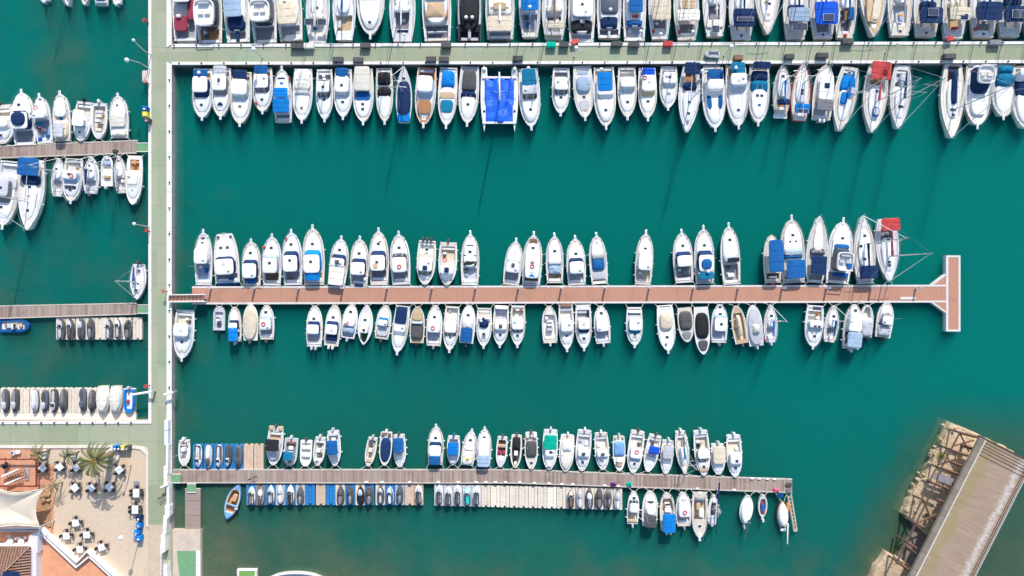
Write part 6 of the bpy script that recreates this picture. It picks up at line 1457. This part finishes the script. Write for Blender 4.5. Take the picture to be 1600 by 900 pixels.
# balusters: fine teeth along the band
b_ = MB()
def teeth(x0,y0,x1,y1,n_):
    for i in range(n_):
        t_ = i/n_; q = R2(x0+(x1-x0)*t_, y0+(y1-y0)*t_, ZB)-bd.location; a_ = math.atan2(-(y1-y0), x1-x0); b_.box(q.x, q.y, ZB-.2, .07, .26, .16, a_)
teeth(-300,359,450,356,70); teeth(475,368,892,768,52); teeth(1062,650,1500,1060,52)
b_.build('baluster', mat('grey_baluster', (.48,.44,.44), .8), bd, False)
bp('inner_wall', [(345,420),(440,385),(437,630),(422,635),(422,1060),(350,1060),(350,560),(318,520)], ZB-.6, ZB+.7, mat('lilac_white_render', (.70,.68,.72), .8, .05))
# tiled hip roof
m, n, b = nodes_of('roof_tiles', .85, .2); p = pos(n, True); X = xyz(n, p)
def tile(axis):
    m, n, b = nodes_of('roof_tiles_%d' % axis, .85, .2); p = pos(n); X = xyz(n, p)
    s_ = math_n(n, 'SINE', math_n(n, 'MULTIPLY', X[axis], 2*math.pi/.42)); c = ramp(n, noise_n(n, p, 1.6, 8, .7), [(.3,(.24,.13,.09)), (.55,(.36,.21,.15)), (.75,(.44,.31,.23))])
    c = mix(n, mrange(n, s_, -.9, -.1, .75, 0), c, (.09,.05,.04)); 
    r_ = math_n(n, 'FRACT', math_n(n, 'DIVIDE', X[1-axis], .38)); c = mix(n, math_n(n, 'MULTIPLY', math_n(n, 'LESS_THAN', r_, .18), .35), c, (.10,.06,.05))
    n.links.new(c, b.inputs['Base Color']); bump_n(n, b, s_, .8, .12); return m
T0, T1 = tile(0), tile(1)
def face(name, pts, m_):
    mb = MB(); q = [R2(x, y, z)-bd.location for x, y, z in pts]; mb.v = [tuple(v) for v in q]+[(v[0], v[1], v[2]-.15) for v in q]; k_ = len(q); mb.f = [list(range(k_)), list(range(2*k_-1,k_-1,-1))]+[[i,(i+1)%k_,k_+(i+1)%k_,k_+i] for i in range(k_)]; mb.build(name, m_, bd, False)
face('roof', [(-700,555,3.3),(350,555,3.3),(20,880,4.6),(-700,880,4.6)], T0); face('roof', [(352,557,3.3),(355,1300,3.3),(20,1300,4.6),(22,880,4.6)], T1)
b_ = MB(); b_.tube([R2(350,556,3.35)-bd.location, R2(20,880,4.68)-bd.location], .11, 6); b_.build('roof_ridge', mat('ridge_tile', (.40,.25,.18), .9, .2), bd)
bp('roof_wall', [(-700,560),(350,560),(350,1300),(-700,1300)], ZB-.6, 3.14, WH)
for x0 in (18, 120):
    q = R2(x0+45,915,5.0)-bd.location; b2 = MB(); b2.box(q.x,q.y,4.7,1.2,1.5,.06); b2.build('solar_panel', M['cv_nv'], bd, False)
for k_, (x, y) in enumerate(((140,480),(268,490))):
    q = R2(x, y, ZB-.3); e = empty('garden_set', (q.x,q.y,ZB-.6), .4*k_, 'white plastic table with chairs on the roof terrace, '+('left' if k_ == 0 else 'right')+' of two', 'garden set', 'white garden sets on the roof terrace')
    b_ = MB(); b_.rings([[(r_*math.cos(i*.628), r_*math.sin(i*.628), z_) for i in range(10)] for r_, z_ in ((.48,.68),(.5,.74))], True, True); b_.build('tabletop', M['cv_wt'], e); MB().tube([(0,0,0),(0,0,.68)], .06, 6).build('pedestal_leg', M['cv_wt'], e)
    for i in range(4):
        a_ = i*1.57+.5; b_ = MB(); b_.box(.68*math.cos(a_), .68*math.sin(a_), .4, .42, .42, .05, a_).box(.88*math.cos(a_), .88*math.sin(a_), .45, .06, .42, .4, a_).box(.68*math.cos(a_), .68*math.sin(a_), 0, .3, .3, .4, a_); b_.build('garden_chair', M['cv_wt'], e, False)
# a seated person in the cockpit of the boat at the upper left ----------------------------
def person(loc, rz, lab, top, leg_, hair):
    root = bpy.data.objects.new('person', None); COL.objects.link(root); root.location = loc; root.rotation_euler = (0,0,rz); tag(root, lab, 'person')
    V = {'pelvis':(0,0,.0),'waist':(0,.02,.2),'chest':(0,.06,.42),'neck':(0,.08,.58),'head':(0,.11,.68),'crown':(0,.11,.80),
         'shl':(-.19,.06,.52),'ell':(-.26,.16,.30),'hal':(-.18,.38,.20),'shr':(.19,.06,.52),'elr':(.26,.16,.30),'har':(.18,.38,.20),
         'hil':(-.10,.02,-.02),'knl':(-.13,.44,.02),'anl':(-.12,.46,-.38),'tol':(-.12,.62,-.42),'hir':(.10,.02,-.02),'knr':(.13,.44,.02),'anr':(.12,.46,-.38),'tor':(.12,.62,-.42)}
    Rr = dict(pelvis=.15,waist=.13,chest=.155,neck=.055,head=.095,crown=.08,shl=.065,ell=.042,hal=.03,shr=.065,elr=.042,har=.03,hil=.09,knl=.06,anl=.038,tol=.03,hir=.09,knr=.06,anr=.038,tor=.03)
    E = [('pelvis','waist'),('waist','chest'),('chest','neck'),('neck','head'),('head','crown'),('chest','shl'),('shl','ell'),('ell','hal'),('chest','shr'),('shr','elr'),('elr','har'),('pelvis','hil'),('hil','knl'),('knl','anl'),('anl','tol'),('pelvis','hir'),('hir','knr'),('knr','anr'),('anr','tor')]
    ks = list(V); me = bpy.data.meshes.new('body'); me.from_pydata([V[k_] for k_ in ks], [(ks.index(a), ks.index(b2)) for a, b2 in E], [])
    o = bpy.data.objects.new('body', me); COL.objects.link(o); o.parent = root; me.materials.append(mat('skin', (.45,.25,.17), .6, .03)); 
    sk = o.modifiers.new('skin', 'SKIN'); sk.use_smooth_shade = True
    for i, k_ in enumerate(ks): me.skin_vertices[0].data[i].radius = (Rr[k_], Rr[k_]); me.skin_vertices[0].data[i].use_root = (k_ == 'pelvis')
    o.modifiers.new('sub', 'SUBSURF').render_levels = 1
    rg = [[(rx*math.cos(i*.628), y_+ry*math.sin(i*.628), z_) for i in range(10)] for rx, ry, y_, z_ in ((.19,.18,.02,-.06),(.17,.15,.02,.15),(.21,.17,.06,.42),(.17,.12,.07,.55),(.07,.07,.08,.60))]
    MB().rings(rg, True, True).build('shirt', cm(top), root); MB().ball((0,.075,.76), .115, 1, 1.05, 1).build('hair', cm(hair), root)
    b_ = MB(); b_.tube([(-.10,.0,.0),(-.13,.42,.04)], .10, 8, .075).tube([(.10,.0,.0),(.13,.42,.04)], .10, 8, .075); b_.build('shorts', cm(leg_), root)
q = P(61.5, 199.5, 1.0); person((q.x, q.y, .78), R(200), 'person in a purple top sitting in cockpit of boat at upper left', 'pu', 'rd', 'bk')
